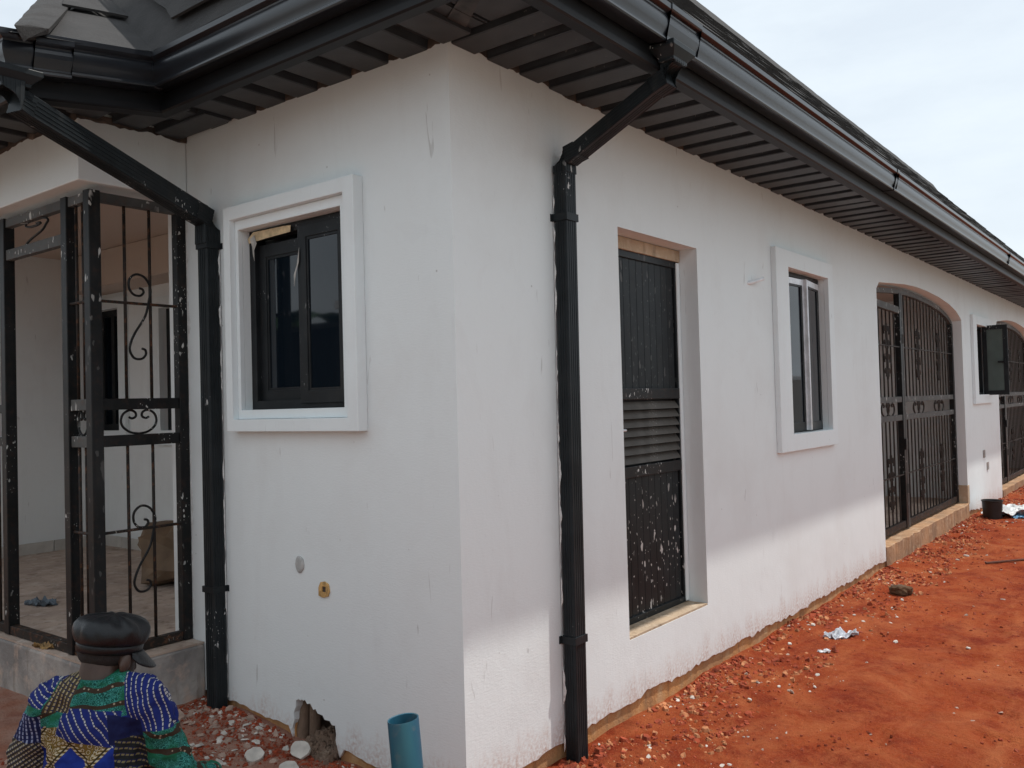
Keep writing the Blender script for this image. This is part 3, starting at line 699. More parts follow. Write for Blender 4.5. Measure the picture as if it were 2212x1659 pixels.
# elbows
bl = lambda t: (X*(1-t)+(-nd)*t).normalized()
pipe_seg([(.047, yc, 2.655), (.047, yc, 2.70), (.055, yc, 2.722), (.08, yc, 2.737), Vector((.06, yc, 2.715))+dirv*.09], Y, [X, bl(.2), bl(.5), bl(.85), -nd], PW_+.008, PD_+.008, "elbow", dp)
pipe_seg([Vector((.648, yc-.03, 2.975))-dirv*.09, Vector((.640, yc-.03, 2.965)), (.652, yc-.03, 2.985), (.655, yc-.03, 3.01), (.655, yc-.03, 3.036)], Y, [-nd, bl(.85), bl(.5), bl(.15), X], PW_+.008, PD_+.008, "elbow", dp)
for z in (2.44, .425):
    yy = yc-.035*(1-(z+.19)/2.88)
    m = MB(); m.prism([(-.002, yy-PW_/2-.02), (.002, yy-PW_/2-.02), (.004, yy-PW_/2-.006), (.047+PD_/2+.006, yy-PW_/2-.006), (.047+PD_/2+.006, yy+PW_/2+.006), (.004, yy+PW_/2+.006), (.002, yy+PW_/2+.02), (-.002, yy+PW_/2+.02)], [], lambda a, b, d: (a, b, d), z-.018, z+.018); m.build("bracket", M_pipe, dp)
# dried paint smeared where the pipe meets the wall
M_smear = simple("wet_paint_edge", (.66, .66, .65), .6, .2, 40, .3)
def smear(parent, p0, p1, out, wid, seed, m_=M_smear):
    p0 = Vector(p0); p1 = Vector(p1); out = Vector(out); m = MB(); n = int((p1-p0).length/.012); R = []
    for i in range(n+1):
        p = p0.lerp(p1, i/n); k = wid*max(.05, .5+1.1*fn(i*.09, seed)+.8*fn(i*.33, seed+2)); 
        R.append([p, p+out*k, p+out*k*.7+Vector((.002, -.002, 0)), p+Vector((.003, -.003, 0))])
    m.loft(R); return m.build("paint_smear", m_, parent)
smear(dp, (.004, yc-.035-PW_/2-.001, -.1), (.004, yc-PW_/2-.001, 2.6), (1, 0, 0), .012, 2.)
# left pipe: vertical on the left wall, long diagonal run from the porch gutter
dl = empty("downpipe", (-1.70, -.05, .0), "black fluted downpipe beside the porch with a long slanted upper run", "downpipe", "black downpipes")
xl = -1.695
pipe_seg([(xl+.006, -.047, -.06), (xl, -.047, 2.50)], X, [-Y, -Y], PW_, PD_, "pipe", dl)
S0 = Vector((PX+.05, -1.13, 2.875)); S1 = Vector((xl, -.05, 2.575)); dv = (S1-S0).normalized()
nr = Vector((dv.y, -dv.x, 0)).normalized(); axw = nr; ayd = dv.cross(axw).normalized()
if ayd.z < 0: ayd = -ayd
pipe_seg([S0+dv*.02, S1-dv*.0], -axw, [ayd, ayd], PW_, .098, "pipe", dl)
b3 = lambda t: ((-Y)*(1-t)+ayd*t).normalized()
pipe_seg([(xl, -.047, 2.44), (xl, -.047, 2.53), (xl, -.052, 2.565), (xl+.0, -.075, 2.59), S1-dv*.10], X, [-Y, b3(.25), b3(.55), b3(.9), ayd], PW_+.008, .098, "elbow", dl)
pipe_seg([S0+dv*.09, S0+dv*.01, S0+Vector((0, -.012, .015)), (S0.x, S0.y-.012, 2.945)], X, [ayd, b3(.7), b3(.3), -Y], PW_+.008, .098, "elbow", dl)
for z in (2.43, .62):
    m = MB(); m.prism([(xl-PW_/2-.02, .002), (xl-PW_/2-.02, -.002), (xl-PW_/2-.006, -.004), (xl-PW_/2-.006, -.047-PD_/2-.006), (xl+PW_/2+.006, -.047-PD_/2-.006), (xl+PW_/2+.006, -.004), (xl+PW_/2+.02, -.002), (xl+PW_/2+.02, .002)], [], lambda a, b, d: (a, b, d), z-.016, z+.016); m.build("bracket", M_pipe, dl)
smear(dl, (xl+PW_/2+.001, -.004, .05), (xl+PW_/2+.001, -.004, 2.45), (0, -1, 0), .012, 7.)

# ------------------------------------------------------------------ arched veranda gates
def scroll_motif(h, w_, n=4, rad=.0075):
    """two mirrored chains of C scrolls, in the YZ plane, height h"""
    m = MB(); st = h/n
    for sgn in (-1, 1):
        for k in range(n):
            z = -h/2+st*(k+.5); flip = 1 if k % 2 else -1
            pts = spiral(0, 0, .018, st*.42, 1.2*math.pi, -.25*math.pi, 12)
            m.tube([(0, sgn*(w_*.30+a*.55*flip*.9), z+b2) for a, b2 in pts], rad, 5)
        m.tube([(0, sgn*w_*.08, -h/2), (0, sgn*w_*.11, 0), (0, sgn*w_*.08, h/2)], rad, 5)
    return m
def band_motif(w_, h, rad=.009):
    out = []
    for sgn in (-1, 1):
        for c, s2 in ((.30, 1), (.11, -1)):
            m = MB()
            big = [(sgn*w_*c+s2*sgn*w_*.17*math.cos(t), h*.48*math.sin(t)) for t in [(-.42+.84*i/12)*math.pi for i in range(13)]]
            e = big[-1]; cur = [(e[0]-s2*sgn*h*k1, e[1]+h*k2) for k1, k2 in ((.16, -.06), (.24, -.20), (.12, -.28))]
            m.tube([(0, a, b2) for a, b2 in big+cur], rad, 6); out.append(m)
    return out
def arched_gate(G, zb, label, base):
    y0, y1 = G; L = y1-y0; xg = -.135
    gt = empty("arched_gate", (xg, (y0+y1)/2, zb), label, "gate", "arched veranda gates")
    bar_unit = MB(); bar_unit.box(-.007, .007, -.007, .007, 0, 1); bm_ = bar_unit.mesh("bar", M_far)
    ar = arch(y0, y1); 
    def top(y):
        for (a, za), (b2, zb2) in zip(ar, ar[1:]):
            if a <= y <= b2: return za+(zb2-za)*(y-a)/(b2-a)-.085
        return 2.4
    # arched head rail
    m = MB(); R = []
    for i in range(41):
        y = y0+.03+(L-.06)*i/40; z = top(y)
        R.append([(xg-.025, y, z), (xg+.025, y, z), (xg+.025, y, z+.055), (xg-.025, y, z+.055)])
    m.loft(R); m.build("head_rail", M_gatew, gt, bevel=.003)
    yp = y0+.345*L
    for a, wd, mt in ((y0+.05, .05, M_gatew), (yp-.075, .07, M_gate), (yp, .055, M_gatew), (y1-.06, .075, M_gate)):
        m = MB(); m.box(xg-.03, xg+.03, a-wd/2, a+wd/2, zb+.02, top(a)+.01); m.build("post", mt, gt, bevel=.003)
    m = MB(); m.prism([(y0+.075, 2.535), (yp-.11, 2.505), (yp-.11, 2.43), (y0+.075, 2.46)], [], RW, -xg-.024, -xg+.024); m.build("leaf_top_rail", M_gatew, gt, bevel=.003)
    for z, t in ((1.452, .062), (1.252, .062), (zb+.03, .07)):
        for a, b2 in ((y0+.076, yp-.112), (yp+.028, y1-.099)):
            m = MB(); m.box(xg-.02, xg+.022, a, b2, z, z+t); m.build("rail", M_gatew if z > 1 else M_bar, gt, bevel=.003)
    leaf = [y0+.076+(yp-.112-y0-.076)*(i+1)/8 for i in range(7)]; nb = 15
    pan = [yp+.028+(y1-.099-yp-.028)*(i+1)/(nb+1) for i in range(nb)]
    for y in leaf+pan:
        tp = 2.44 if y < yp else top(y)
        for za, zc in ((1.514, tp), (zb+.10, 1.252)):
            inst("bar", bm_, (xg, y, za), gt, scale=(1, 1, zc-za))
    tie = MB(); tie.box(-.006, .006, 0, 1, -.006, .006); tm = tie.mesh("tie_bar", M_far)
    for z in (2.06, .66):
        inst("tie_bar", tm, (xg+.013, y0+.076, z), gt, scale=(1, yp-.112-y0-.076, 1)); inst("tie_bar", tm, (xg+.013, yp+.028, z), gt, scale=(1, y1-.099-yp-.028, 1))
    mm = scroll_motif(.60, .24).mesh("scroll", M_far); bmn = [q.mesh("band_scroll", M_far) for q in band_motif(.52, .135)]
    for y in (y0+.19*L, y0+.52*L, y0+.78*L):
        inst("scroll", mm, (xg+.016, y, 2.0), gt); inst("scroll", mm, (xg+.016, y, .60), gt); [inst("band_scroll", q, (xg+.005, y, 1.382), gt) for q in bmn]
    m = MB(); m.box(xg+.02, xg+.05, yp-.11, yp-.03, .93, 1.05); m.build("lock_box", M_gate, gt, bevel=.004)
    for z in (2.15, .5):
        m = MB(); m.tube([(xg+.03, yp-.035, z-.05), (xg+.03, yp-.035, z+.05)], .014, 8); m.build("hinge", M_gatew, gt)
    return gt
arched_gate(G1, GZ, "nearer arched iron gate with scrollwork, between the slim casement and the small far window", house)
arched_gate(G2, GZ-.07, "farther arched iron gate, partly cut off at the right edge of the view", house)

# ------------------------------------------------------------------ porch gate
pg = empty("porch_gate", (-2.0, -.52, .31), "black iron corner grille with scrolls and doorway, closing the porch", "gate")
xs_, yf, ztop, zbot = -2.0, -.545, 2.70, .31
def post(x, y, w_, z0_=zbot, z1_=ztop, mt=M_gate):
    m = MB(); m.box(x-w_/2, x+w_/2, y-w_/2, y+w_/2, z0_, z1_); return m.build("post", mt, pg, bevel=.004)
M_gatep = splat_mat("gate_post_smeared", (.010, .0105, .011), .5, (.50, .49, .47), 1.25, 8, (2.25, 2.02), .1)
post(xs_, yf+.03, .062, mt=M_gatep); post(xs_, -.03, .055); post(-2.245, yf+.03, .062); post(-3.0, yf+.03, .062); post(-3.95, yf+.03, .06); post(-5.9, yf+.03, .06)
smear(pg, (xs_+.020, -.0005, .33), (xs_+.020, -.0005, 2.60), (1, 0, 0), .022, 3.)
# rails, side panel (plane x) and front panel (plane y)
def srail(z, t, a=yf+.062, b2=-.058, d=.04, mt=M_gate, nm="rail"):
    m = MB(); m.box(xs_-d/2, xs_+d/2, a, b2, z, z+t); return m.build(nm, mt, pg, bevel=.003)
def frail(z, t, a=-2.213, b2=-2.032, d=.04, mt=M_gate, nm="rail"):
    m = MB(); m.box(a, b2, yf+.03-d/2, yf+.03+d/2, z, z+t); return m.build(nm, mt, pg, bevel=.003)
srail(2.645, .05, mt=M_gatew); srail(1.575, .058); srail(1.385, .058); srail(zbot+.0, .05, mt=M_bar)
frail(2.645, .05, mt=M_gatew); frail(1.575, .058, mt=M_gatew); frail(1.385, .058, mt=M_gatew); frail(zbot, .05, mt=M_bar)
frail(2.645, .05, -2.968, -2.278, mt=M_gatew); frail(2.455, .06, -2.968, -2.278, mt=M_gatew); frail(zbot, .05, -2.968, -2.278, .05, M_bar, "threshold")
frail(2.645, .05, -3.92, -3.032, mt=M_gatew); frail(zbot, .05, -3.92, -3.032, mt=M_bar); frail(1.575, .05, -3.92, -3.032); frail(1.385, .05, -3.92, -3.032)
frail(2.645, .05, -5.87, -3.98, mt=M_gatew); frail(zbot, .05, -5.87, -3.98, mt=M_bar); frail(1.575, .05, -5.87, -3.98)
rodu = MB(); rodu.tube([(0, 0, 0), (0, 0, 1)], .0085, 8); rm = rodu.mesh("bar", M_bar, True)
for y in (-.345, -.205):
    for za, zc in ((.36, 1.385), (1.633, 2.645)): inst("bar", rm, (xs_, y, za), pg, scale=(1, 1, zc-za))
for x in (-2.165, -2.095):
    for za, zc in ((.36, 1.385), (1.633, 2.645)): inst("bar", rm, (x, yf+.03, za), pg, scale=(1, 1, zc-za))
for i in range(6): inst("bar", rm, (-3.15-i*.13, yf+.03, .36), pg, scale=(1, 1, 2.285))
for i in range(13): inst("bar", rm, (-4.1-i*.135, yf+.03, .36), pg, scale=(1, 1, 2.285))
for z in (2.135, .945):
    m = MB(); m.tube([(xs_+.010, yf+.06, z), (xs_+.010, -.055, z)], .008, 7); m.build("tie_bar", M_bar, pg)
    m = MB(); m.tube([(-2.215, yf+.02, z), (-2.03, yf+.02, z)], .008, 7); m.build("tie_bar", M_bar, pg)
def s_scroll(to3, h, w_, r_=.0065, name="scroll"):
    """S scroll: big curl on top, small curl at bottom"""
    top_ = spiral(0, h*.33, h*.055, h*.155, .55*math.pi, .55*math.pi-2.9*math.pi+.0, 30)
    a, b2 = top_[-1]
    bot = spiral(-w_*.02, -h*.40, h*.10, h*.035, 1.05*math.pi, 1.05*math.pi+1.45*math.pi, 16)
    m = MB(); m.tube([to3(p, q) for p, q in top_+bot], r_, 7); return m.build(name, M_gate, pg, smooth=True)
def s_scroll2(to3, W_, Hh):
    """explicit polyline S scroll"""
    P = spiral(.02*W_, .30*Hh, .05*Hh, .155*Hh, .45*math.pi, -1.62*math.pi, 26)
    P = P[:1]+P[1:]
    last = P[-1]
    Q = [(.36*W_, .18*Hh), (.20*W_, .0), (-.18*W_, -.18*Hh), (-.36*W_, -.30*Hh), (-.38*W_, -.38*Hh), (-.22*W_, -.45*Hh), (.05*W_, -.455*Hh), (.20*W_, -.41*Hh), (.18*W_, -.36*Hh), (.04*W_, -.345*Hh)]
    top_ = [(.0*W_, .295*Hh), (.12*W_, .285*Hh), (.15*W_, .25*Hh), (.02*W_, .215*Hh), (-.22*W_, .225*Hh), (-.38*W_, .29*Hh), (-.36*W_, .38*Hh), (-.12*W_, .44*Hh), (.18*W_, .42*Hh), (.38*W_, .34*Hh), (.42*W_, .26*Hh)]
    pts = top_+Q; out = []
    # Catmull-Rom
    for i in range(len(pts)-1):
        p0 = Vector(pts[max(0, i-1)]); p1 = Vector(pts[i]); p2 = Vector(pts[i+1]); p3 = Vector(pts[min(len(pts)-1, i+2)])
        for k in range(5):
            t = k/5; out.append(.5*((2*p1)+(p2-p0)*t+(2*p0-5*p1+4*p2-p3)*t*t+(3*p1-p0-3*p2+p3)*t*t*t))
    m = MB(); m.tube([to3(p.x, p.y) for p in out], .0065, 7); return m.build("scroll", M_gate, pg, smooth=True)
s_scroll2(lambda a, b2: (xs_+.012, -.272+a, 2.07+b2), .15, .50)
s_scroll2(lambda a, b2: (xs_+.012, -.268+a, .845+b2), .15, .50)
s_scroll2(lambda a, b2: (-2.62+a*1.5, yf+.03, 2.575+b2*.32), .22, .52)
def heart(to3, w_, h):
    for sg in (-1, 1):
        pts = [(0, -.46*h), (.22*w_, -.40*h), (.40*w_, -.20*h), (.46*w_, .05*h), (.40*w_, .32*h), (.24*w_, .46*h), (.10*w_, .38*h), (.08*w_, .22*h), (.18*w_, .14*h), (.27*w_, .20*h)]
        out = []
        for i in range(len(pts)-1):
            p0 = Vector(pts[max(0, i-1)]); p1 = Vector(pts[i]); p2 = Vector(pts[i+1]); p3 = Vector(pts[min(len(pts)-1, i+2)])
            for k in range(5):
                t = k/5; out.append(.5*((2*p1)+(p2-p0)*t+(2*p0-5*p1+4*p2-p3)*t*t+(3*p1-p0-3*p2+p3)*t*t*t))
        m = MB(); m.tube([to3(sg*p.x, p.y) for p in out], .0065, 7); m.build("scroll", M_gate, pg, smooth=True)
heart(lambda a, b2: (xs_, -.28+a, 1.509+b2), .215, .135)
heart(lambda a, b2: (-2.123+a, yf+.03, 1.509+b2), .115, .135)

# ------------------------------------------------------------------ loose things near the house
M_pvc = None
def pvc():
    m, nt, b = new_mat("blue_pvc"); N = NT(nt); co = N.coord()
    c = N.mix(N.rng(N.noise(N.coord(scale=(1, 1, .2)), 9, 5), .35, .7), (.010, .068, .120), (.022, .12, .155))
    c = N.mix(N.rng(N.noise(co, 14, 6), .55, .75, 0, .6), c, (.15, .14, .12))
    N.l(c, b.inputs["Base Color"]); b.inputs["Roughness"].default_value = .45; return m
M_pvc = pvc()
sx, sy = .231, -.518
m = MB(); n = 28; R = []
def ring(rad, z, lean): return [(sx+lean*(z+.2)*.10+rad*math.cos(2*math.pi*k/n), sy+rad*math.sin(2*math.pi*k/n), z+.006*math.sin(2*math.pi*k/n+1)*(1 if z > .3 else 0)) for k in range(n)]
R = [ring(.0555, -.5, -1), ring(.0555, .1, -1), ring(.0555, .447, -1), ring(.0545, .450, -1), ring(.0505, .448, -1), ring(.0505, .1, -1), ring(.0505, -.4, -1)]
m.loft(R, cap=True); st = m.build("pipe_stub", M_pvc, None, smooth=True); md = st.modifiers.new("e", 'EDGE_SPLIT'); md.split_angle = .6
tag(st, "open-ended blue plastic pipe standing upright in front of the house corner", "pipe")

def lump(name, c, r_, mat, seed, sc=(1, 1, .6), sub=2, amp=.28, smooth_=False, parent=None):
    bm = bmesh.new(); bmesh.ops.create_icosphere(bm, subdivisions=sub, radius=1)
    for v in bm.verts:
        k = 1+amp*noise.noise(v.co*1.7+Vector((seed, seed*2, 0)))+amp*.5*noise.noise(v.co*4+Vector((0, seed, 3)))
        v.co = Vector((v.co.x*sc[0], v.co.y*sc[1], v.co.z*sc[2]))*k*r_
    me = bpy.data.meshes.new(name); bm.to_mesh(me); bm.free(); me.materials.append(mat)
    if smooth_: me.polygons.foreach_set("use_smooth", [True]*len(me.polygons))
    o = bpy.data.objects.new(name, me); COL.objects.link(o); WL[o] = Vector(c); setp(o, parent); return o
def crumple(name, c, rx, ry, mat, seed, h=.03, rot=0, n=18, thick=.0025):
    """crumpled sheet of film or paper lying on the ground"""
    m = MB(); vs = []
    for j in range(n+1):
        for i in range(n+1):
            a_ = i/n*2-1; b_ = j/n*2-1; a = a_*math.sqrt(1-b_*b_/2); b2 = b_*math.sqrt(1-a_*a_/2)
            e = 1-.35*max(0, fn(math.atan2(b2, a)*1.7, seed))-.18*fn(math.atan2(b2, a)*5, seed+4)
            x = a*rx*e; y = b2*ry*e; z = h*(.45+fn(a*2.4+seed, b2*2.4)+.6*fn(a*6+seed, b2*6)); z = max(0.002, z)
            vs.append((x*math.cos(rot)-y*math.sin(rot), x*math.sin(rot)+y*math.cos(rot), z))
    fs = [(j*(n+1)+i, j*(n+1)+i+1, (j+1)*(n+1)+i+1, (j+1)*(n+1)+i) for j in range(n) for i in range(n)]
    m.add(vs, fs); me = m.mesh(name, mat, False, False); o = bpy.data.objects.new(name, me); COL.objects.link(o); WL[o] = Vector(c); setp(o, None)
    md = o.modifiers.new("s", 'SOLIDIFY'); md.thickness = thick; return o
M_silver = simple("wrapper_silver", (.50, .52, .56), .35, .35, 25, .2)
tag(crumple("plastic_wrapper", (.40, 3.55, gz(.40, 3.55)), .14, .065, M_silver, 2., .045, 1.0), "crumpled silvery white plastic wrapper on red earth below the slim window", "wrapper")
tag(crumple("paper_scrap", (.42, 3.12, gz(.42, 3.12)), .045, .03, M_white, 5., .02, .4), "small white paper scrap on the red earth just in front of the wrapper", "paper")
tag(crumple("plastic_bag", (-3.65, -.07, .307), .13, .07, simple("blue_bag", (.09, .115, .14), .5, .3, 30), 9., .035, .2), "flattened dull blue plastic scrap on the porch floor", "plastic scrap")
tag(crumple("banana_peel", (-2.50, -.555, .307), .085, .022, simple("peel", (.26, .16, .06), .7, .6, 18), 12., .03, .35), "dried yellowish banana peel on the porch edge", "peel")
tag(crumple("plastic_sheet", (.42, 10.95, gz(.42, 10.95)), .62, .30, simple("pale_sheet", (.55, .56, .56), .5, .25, 6), 15., .10, 1.3, 26), "pale crumpled plastic sheet lying by the wall beyond the nearer arched gate", "sheet")
tag(crumple("plastic_sack", (.55, 10.72, gz(.5, 10.7)), .25, .09, simple("blue_sheet", (.12, .30, .48), .5, .3, 9), 18., .05, 1.3, 14), "bright blue strip of plastic in front of the pale sheet", "sheet")
m = MB(); n = 20; bx_, by_ = .25, 10.42; bz_ = gz(.25, 10.42)
rg = lambda rad, z: [(bx_+rad*math.cos(2*math.pi*k/n), by_+rad*math.sin(2*math.pi*k/n), bz_+z) for k in range(n)]
m.loft([rg(.115, -.02), rg(.125, .22), rg(.133, .225), rg(.133, .24), rg(.122, .24), rg(.11, .03)]); bk = m.build("bucket", simple("black_bucket", (.012, .012, .012), .5, .3, 8), None, smooth=True)
md = bk.modifiers.new("e", 'EDGE_SPLIT'); md.split_angle = .6
tag(bk, "small black bucket on the ground past the nearer arched gate", "bucket")
tag(lump("rock", (.40, 5.15, gz(.4, 5.15)+.03), .085, simple("brown_rock", (.085, .045, .02), .9, .5, 14, .4), 4., (1.1, .8, .65), 3), "round dark brown rock on the red earth before the nearer arched gate", "rock")
# sack in the porch
def sack():
    bm = bmesh.new(); bmesh.ops.create_icosphere(bm, subdivisions=3, radius=1)
    for v in bm.verts:
        p = v.co.copy(); k = 1+.45*noise.noise(p*1.5+Vector((3, 1, 0)))+.30*abs(noise.noise(p*2.6))-.16*abs(noise.noise(p*5+Vector((2, 0, 0))))
        x, y, z = p.x*.34*k, p.y*.26*k, p.z*.19*k*(1.3-.6*p.x)
        if z < 0: z *= .55
        z += .10*max(0, -p.x)*max(0, p.z); x -= .10*max(0, -p.z)*(1 if p.x < 0 else 0)
        v.co = (x, y, max(z, -.12)+.13)
    me = bpy.data.meshes.new("cement_sack"); bm.to_mesh(me); bm.free(); me.materials.append(simple("kraft_paper", (.17, .108, .064), .75, .35, 5, .3)); return me
sk_ = inst("cement_sack", sack(), (-3.50, .93, .307), None, rotz=.55); tag(sk_, "crumpled brown paper sack on the porch floor behind the grille", "sack")

# plaster lumps by the broken hole and rubble
def disc_piece(name, c, r_, th, mat, rot, seed, label, group):
    m = MB(); n = 18; pts = []
    for k in range(n):
        a = 2*math.pi*k/n; rr_ = r_*(1+.16*fn(k*.8, seed)+.06*random.uniform(-1, 1)); pts.append((rr_*math.cos(a), rr_*.85*math.sin(a)))
    if seed == 1.: pts = [p for p in pts if not (p[1] < -.45*r_ and abs(p[0]) < .35*r_)]+[]
    m.prism(pts, [], lambda a, b2, d: (a, b2, d), 0, th); me = m.mesh(name, mat)
    o = inst(name, me, c, None, rot=rot); tag(o, label, "plaster piece", group); return o
disc_piece("plaster_piece", (-.94, -.10, gz(-.94, -.1)+.03), .050, .014, M_chip, (.75, .1, .3), 1., "notched round white plaster piece lying just below the hole in the wall", None)
disc_piece("plaster_piece", (-.865, -.23, gz(-.86, -.23)+.006), .046, .013, M_chip, (.35, .1, 1.), 2., "round white plaster piece nearest the bottom edge, under the hole", None)
disc_piece("plaster_piece", (-1.72, -.30, gz(-1.72, -.3)+.012), .075, .012, M_chip2, (.2, .15, .4), 3., "flat brownish plaster slab on the rubble left of the hole", None)
disc_piece("plaster_piece", (-1.10, -.24, gz(-1.1, -.24)+.008), .05, .010, M_chip, (.2, -.25, 2.), 4., "angular white plaster flake on the rubble left of the round pieces", None)

# ------------------------------------------------------------------ gravel, clods and chips (too many to count)
def scatter(name, n, region, smin, smax, mat, seed, label, cat, flat=.6):
    rnd = random.Random(seed); m = MB()
    for _ in range(n):
        x, y = region(rnd)
        for _k in range(6):
            if .5+1.5*fn(x*2.1, y*2.1+seed*.37)+.5*fn(x*6, y*6) > rnd.random(): break
            x, y = region(rnd)
        s_ = smin+(smax-smin)*rnd.random()**5; z = gz(x, y)+s_*rnd.uniform(-.25, .2)
        a = rnd.random()*6.28; k = rnd.choice((5, 6)); fl = flat*(.5+rnd.random())
        tilt = Vector((rnd.uniform(-.4, .4), rnd.uniform(-.4, .4), 1))
        lo_, hi_ = [], []
        for i in range(k):
            t = a+6.283*i/k; rr_ = s_*(.6+.6*rnd.random()); dx, dy = rr_*math.cos(t), rr_*math.sin(t); dz = -(dx*tilt.x+dy*tilt.y)
            lo_.append((x+dx, y+dy, z+dz-s_*.3*fl)); hi_.append((x+dx*.7, y+dy*.7, z+dz+s_*.5*fl*(.6+.8*rnd.random())))
        m.loft([lo_, hi_])
    o = m.build(name, mat, None, fixn=False); tag(o, label, cat, None, "stuff"); return o
def along_right(w_):
    def g_(r_):
        y = -1.2+17*r_.random()**1.7; return (.02+w_*r_.random()**2.2, y)
    return g_
def open_right(r_):
    y = -.6+15*r_.random()**1.5; return (.1+3.2*r_.random(), y)
def nook(r_):
    while True:
        x = -1.95+1.95*r_.random(); y = -.02-1.0*r_.random()**1.4
        if not (x < -1.84 and y > -.62): return (x, y)
scatter("earth_clods", 12000, along_right(.50), .002, .028, M_clod, 1, "loose red clods banked along the foot of the long wall", "soil", .8)
scatter("orange_clods", 6000, along_right(.55), .002, .027, M_clod2, 2, "loose orange clods along the foot of the long wall", "soil", .8)
scatter("plaster_chips", 900, along_right(.7), .003, .020, M_chip, 3, "small pale plaster chips strewn along the long wall", "chips", .5)
scatter("scattered_chips", 900, open_right, .002, .020, M_chip2, 4, "tiny pale chips strewn over the open red ground", "chips", .5)
scatter("soil_crumbs", 12000, open_right, .002, .016, M_clod, 5, "fine red crumbs over the open ground", "soil", .8)
scatter("rubble_chips", 2200, nook, .002, .030, M_chip2, 6, "dusty plaster rubble below the left wall", "rubble", .5)
scatter("rubble_flakes", 650, nook, .002, .030, M_chip, 7, "white plaster flakes in the rubble below the left wall", "rubble", .35)
scatter("rubble_soil", 9000, nook, .002, .016, M_clod, 8, "red soil crumbs in the rubble below the left wall", "soil", .8)
def hole_reg(r_): return (-1.05+.25*r_.random(), .11-.20*r_.random())
def hole_pile(n, seed):
    rnd = random.Random(seed); m = MB()
    for _ in range(n):
        x, y = -1.04+.24*rnd.random(), .13-.20*rnd.random()
        s_ = .006+.016*rnd.random()**2; z = gz(x, min(y, -.01))+(.0+.10*max(0, 1-abs(y-.08)/.16)*rnd.random())*(.5+.5*smooth(-1.06, -.9, x)); k = 6
        lo_, hi_ = [], []
        for i in range(k):
            t = 6.283*i/k; rr_ = s_*(.7+.5*rnd.random()); lo_.append((x+rr_*math.cos(t), y+rr_*math.sin(t), z-s_*.6)); hi_.append((x+.6*rr_*math.cos(t), y+.6*rr_*math.sin(t), z+s_*.6*(.6+.8*rnd.random())))
        m.loft([lo_, hi_])
    o = m.build("hole_rubble", M_block, None, fixn=False); tag(o, "crumbled brown concrete spilling out of the hole in the left wall", "rubble", None, "stuff")
hole_pile(700, 5)
# single pale flakes that can be picked out on the red ground
rnd = random.Random(21)
flk = []
for k in range(4):
    m = MB(); n = 7; pts = [((.7+.5*rnd.random())*math.cos(6.283*i/n), (.5+.4*rnd.random())*math.sin(6.283*i/n)) for i in range(n)]
    m.loft([[(a, b2, 0) for a, b2 in pts], [(a*.85, b2*.85, .35) for a, b2 in pts]]); flk.append(m.mesh("plaster_flake", M_chip))
for px in range(26):
    y = -.2+11*rnd.random()**1.3; x = .10+(.5+1.5*rnd.random())*rnd.random()**.8; s_ = .012+.022*rnd.random()
    o = inst("plaster_flake", flk[px % 4], (x, y, gz(x, y)+.002), None, rot=(rnd.uniform(-.25, .25), rnd.uniform(-.25, .25), rnd.random()*6), scale=(s_, s_, s_))
    tag(o, "pale plaster flake lying loose on the red ground beside the long wall", "plaster flake", "pale flakes scattered on the red ground")
# twig far out on the ground
m = MB(); m.tube([(.75, 6.9, gz(.75, 6.9)+.012), (1.05, 7.25, gz(1.05, 7.25)+.016), (1.2, 7.6, gz(1.2, 7.6)+.012)], [.012, .010, .006], 7); tag(m.build("stick", simple("stick_brown", (.10, .035, .02), .9, .3, 20), None), "dark stick lying on the red earth near the nearer arched gate", "stick")

# ------------------------------------------------------------------ person seated on the ground, seen from behind
def capsule(m, p0, p1, r0, r1, n=14):
    p0 = Vector(p0); p1 = Vector(p1); d = p1-p0; L = d.length; t = d/L
    ref = Vector((0, 0, 1)) if abs(t.z) < .9 else Vector((1, 0, 0)); a = t.cross(ref).normalized(); b2 = t.cross(a); R = []
    for k in range(1, 5): q = math.pi/2*k/5; R.append((p0-t*r0*math.cos(q), r0*math.sin(q)))
    for k in range(5): R.append((p0.lerp(p1, k/4), r0+(r1-r0)*k/4))
    for k in range(4, 0, -1): q = math.pi/2*k/5; R.append((p1+t*r1*math.cos(q), r1*math.sin(q)))
    m.loft([[c+a*rr_*math.cos(6.2832*i/n)+b2*rr_*math.sin(6.2832*i/n) for i in range(n)] for c, rr_ in R])
def ellip(m, c, rad, rot=None, n=18):
    c = Vector(c); R = []
    for k in range(1, 12):
        q = math.pi*k/12; ring_ = []
        for i in range(n):
            v = Vector((rad[0]*math.sin(q)*math.cos(6.2832*i/n), rad[1]*math.sin(q)*math.sin(6.2832*i/n), rad[2]*math.cos(q)))
            if rot: v = rot @ v
            ring_.append(c+v)
        R.append(ring_)
    m.loft(R)
PG = -.135
person = empty("person", (-.604, -1.229, PG), "person in a patterned blue and green shirt and black leather cap, seated with back turned", "person", None, yaw)
def pobj(name, m, mats, parent, voxel=None, sm=6, disp=None, smooth_=True):
    me = m.mesh(name, mats, smooth_, True); o = bpy.data.objects.new(name, me); COL.objects.link(o); o.parent = parent
    if voxel:
        md = o.modifiers.new("r", 'REMESH'); md.mode = 'VOXEL'; md.voxel_size = voxel; md.use_smooth_shade = True
        md = o.modifiers.new("s", 'SMOOTH'); md.factor = .5; md.iterations = sm
        if disp:
            tx = bpy.data.textures.new(name+"_fold", 'CLOUDS'); tx.noise_scale = disp[0]; tx.noise_depth = 2
            md = o.modifiers.new("d", 'DISPLACE'); md.texture = tx; md.strength = disp[1]; md.mid_level = .5; md.texture_coords = 'LOCAL'
    return o
K = -PG      # local z = world z + K
def Zl(z): return z+K
M_skin = simple("skin", (.055, .030, .021), .5, .2, 25, .1)
M_hair = simple("hair", (.010, .009, .009), .8, .4, 60, .5)
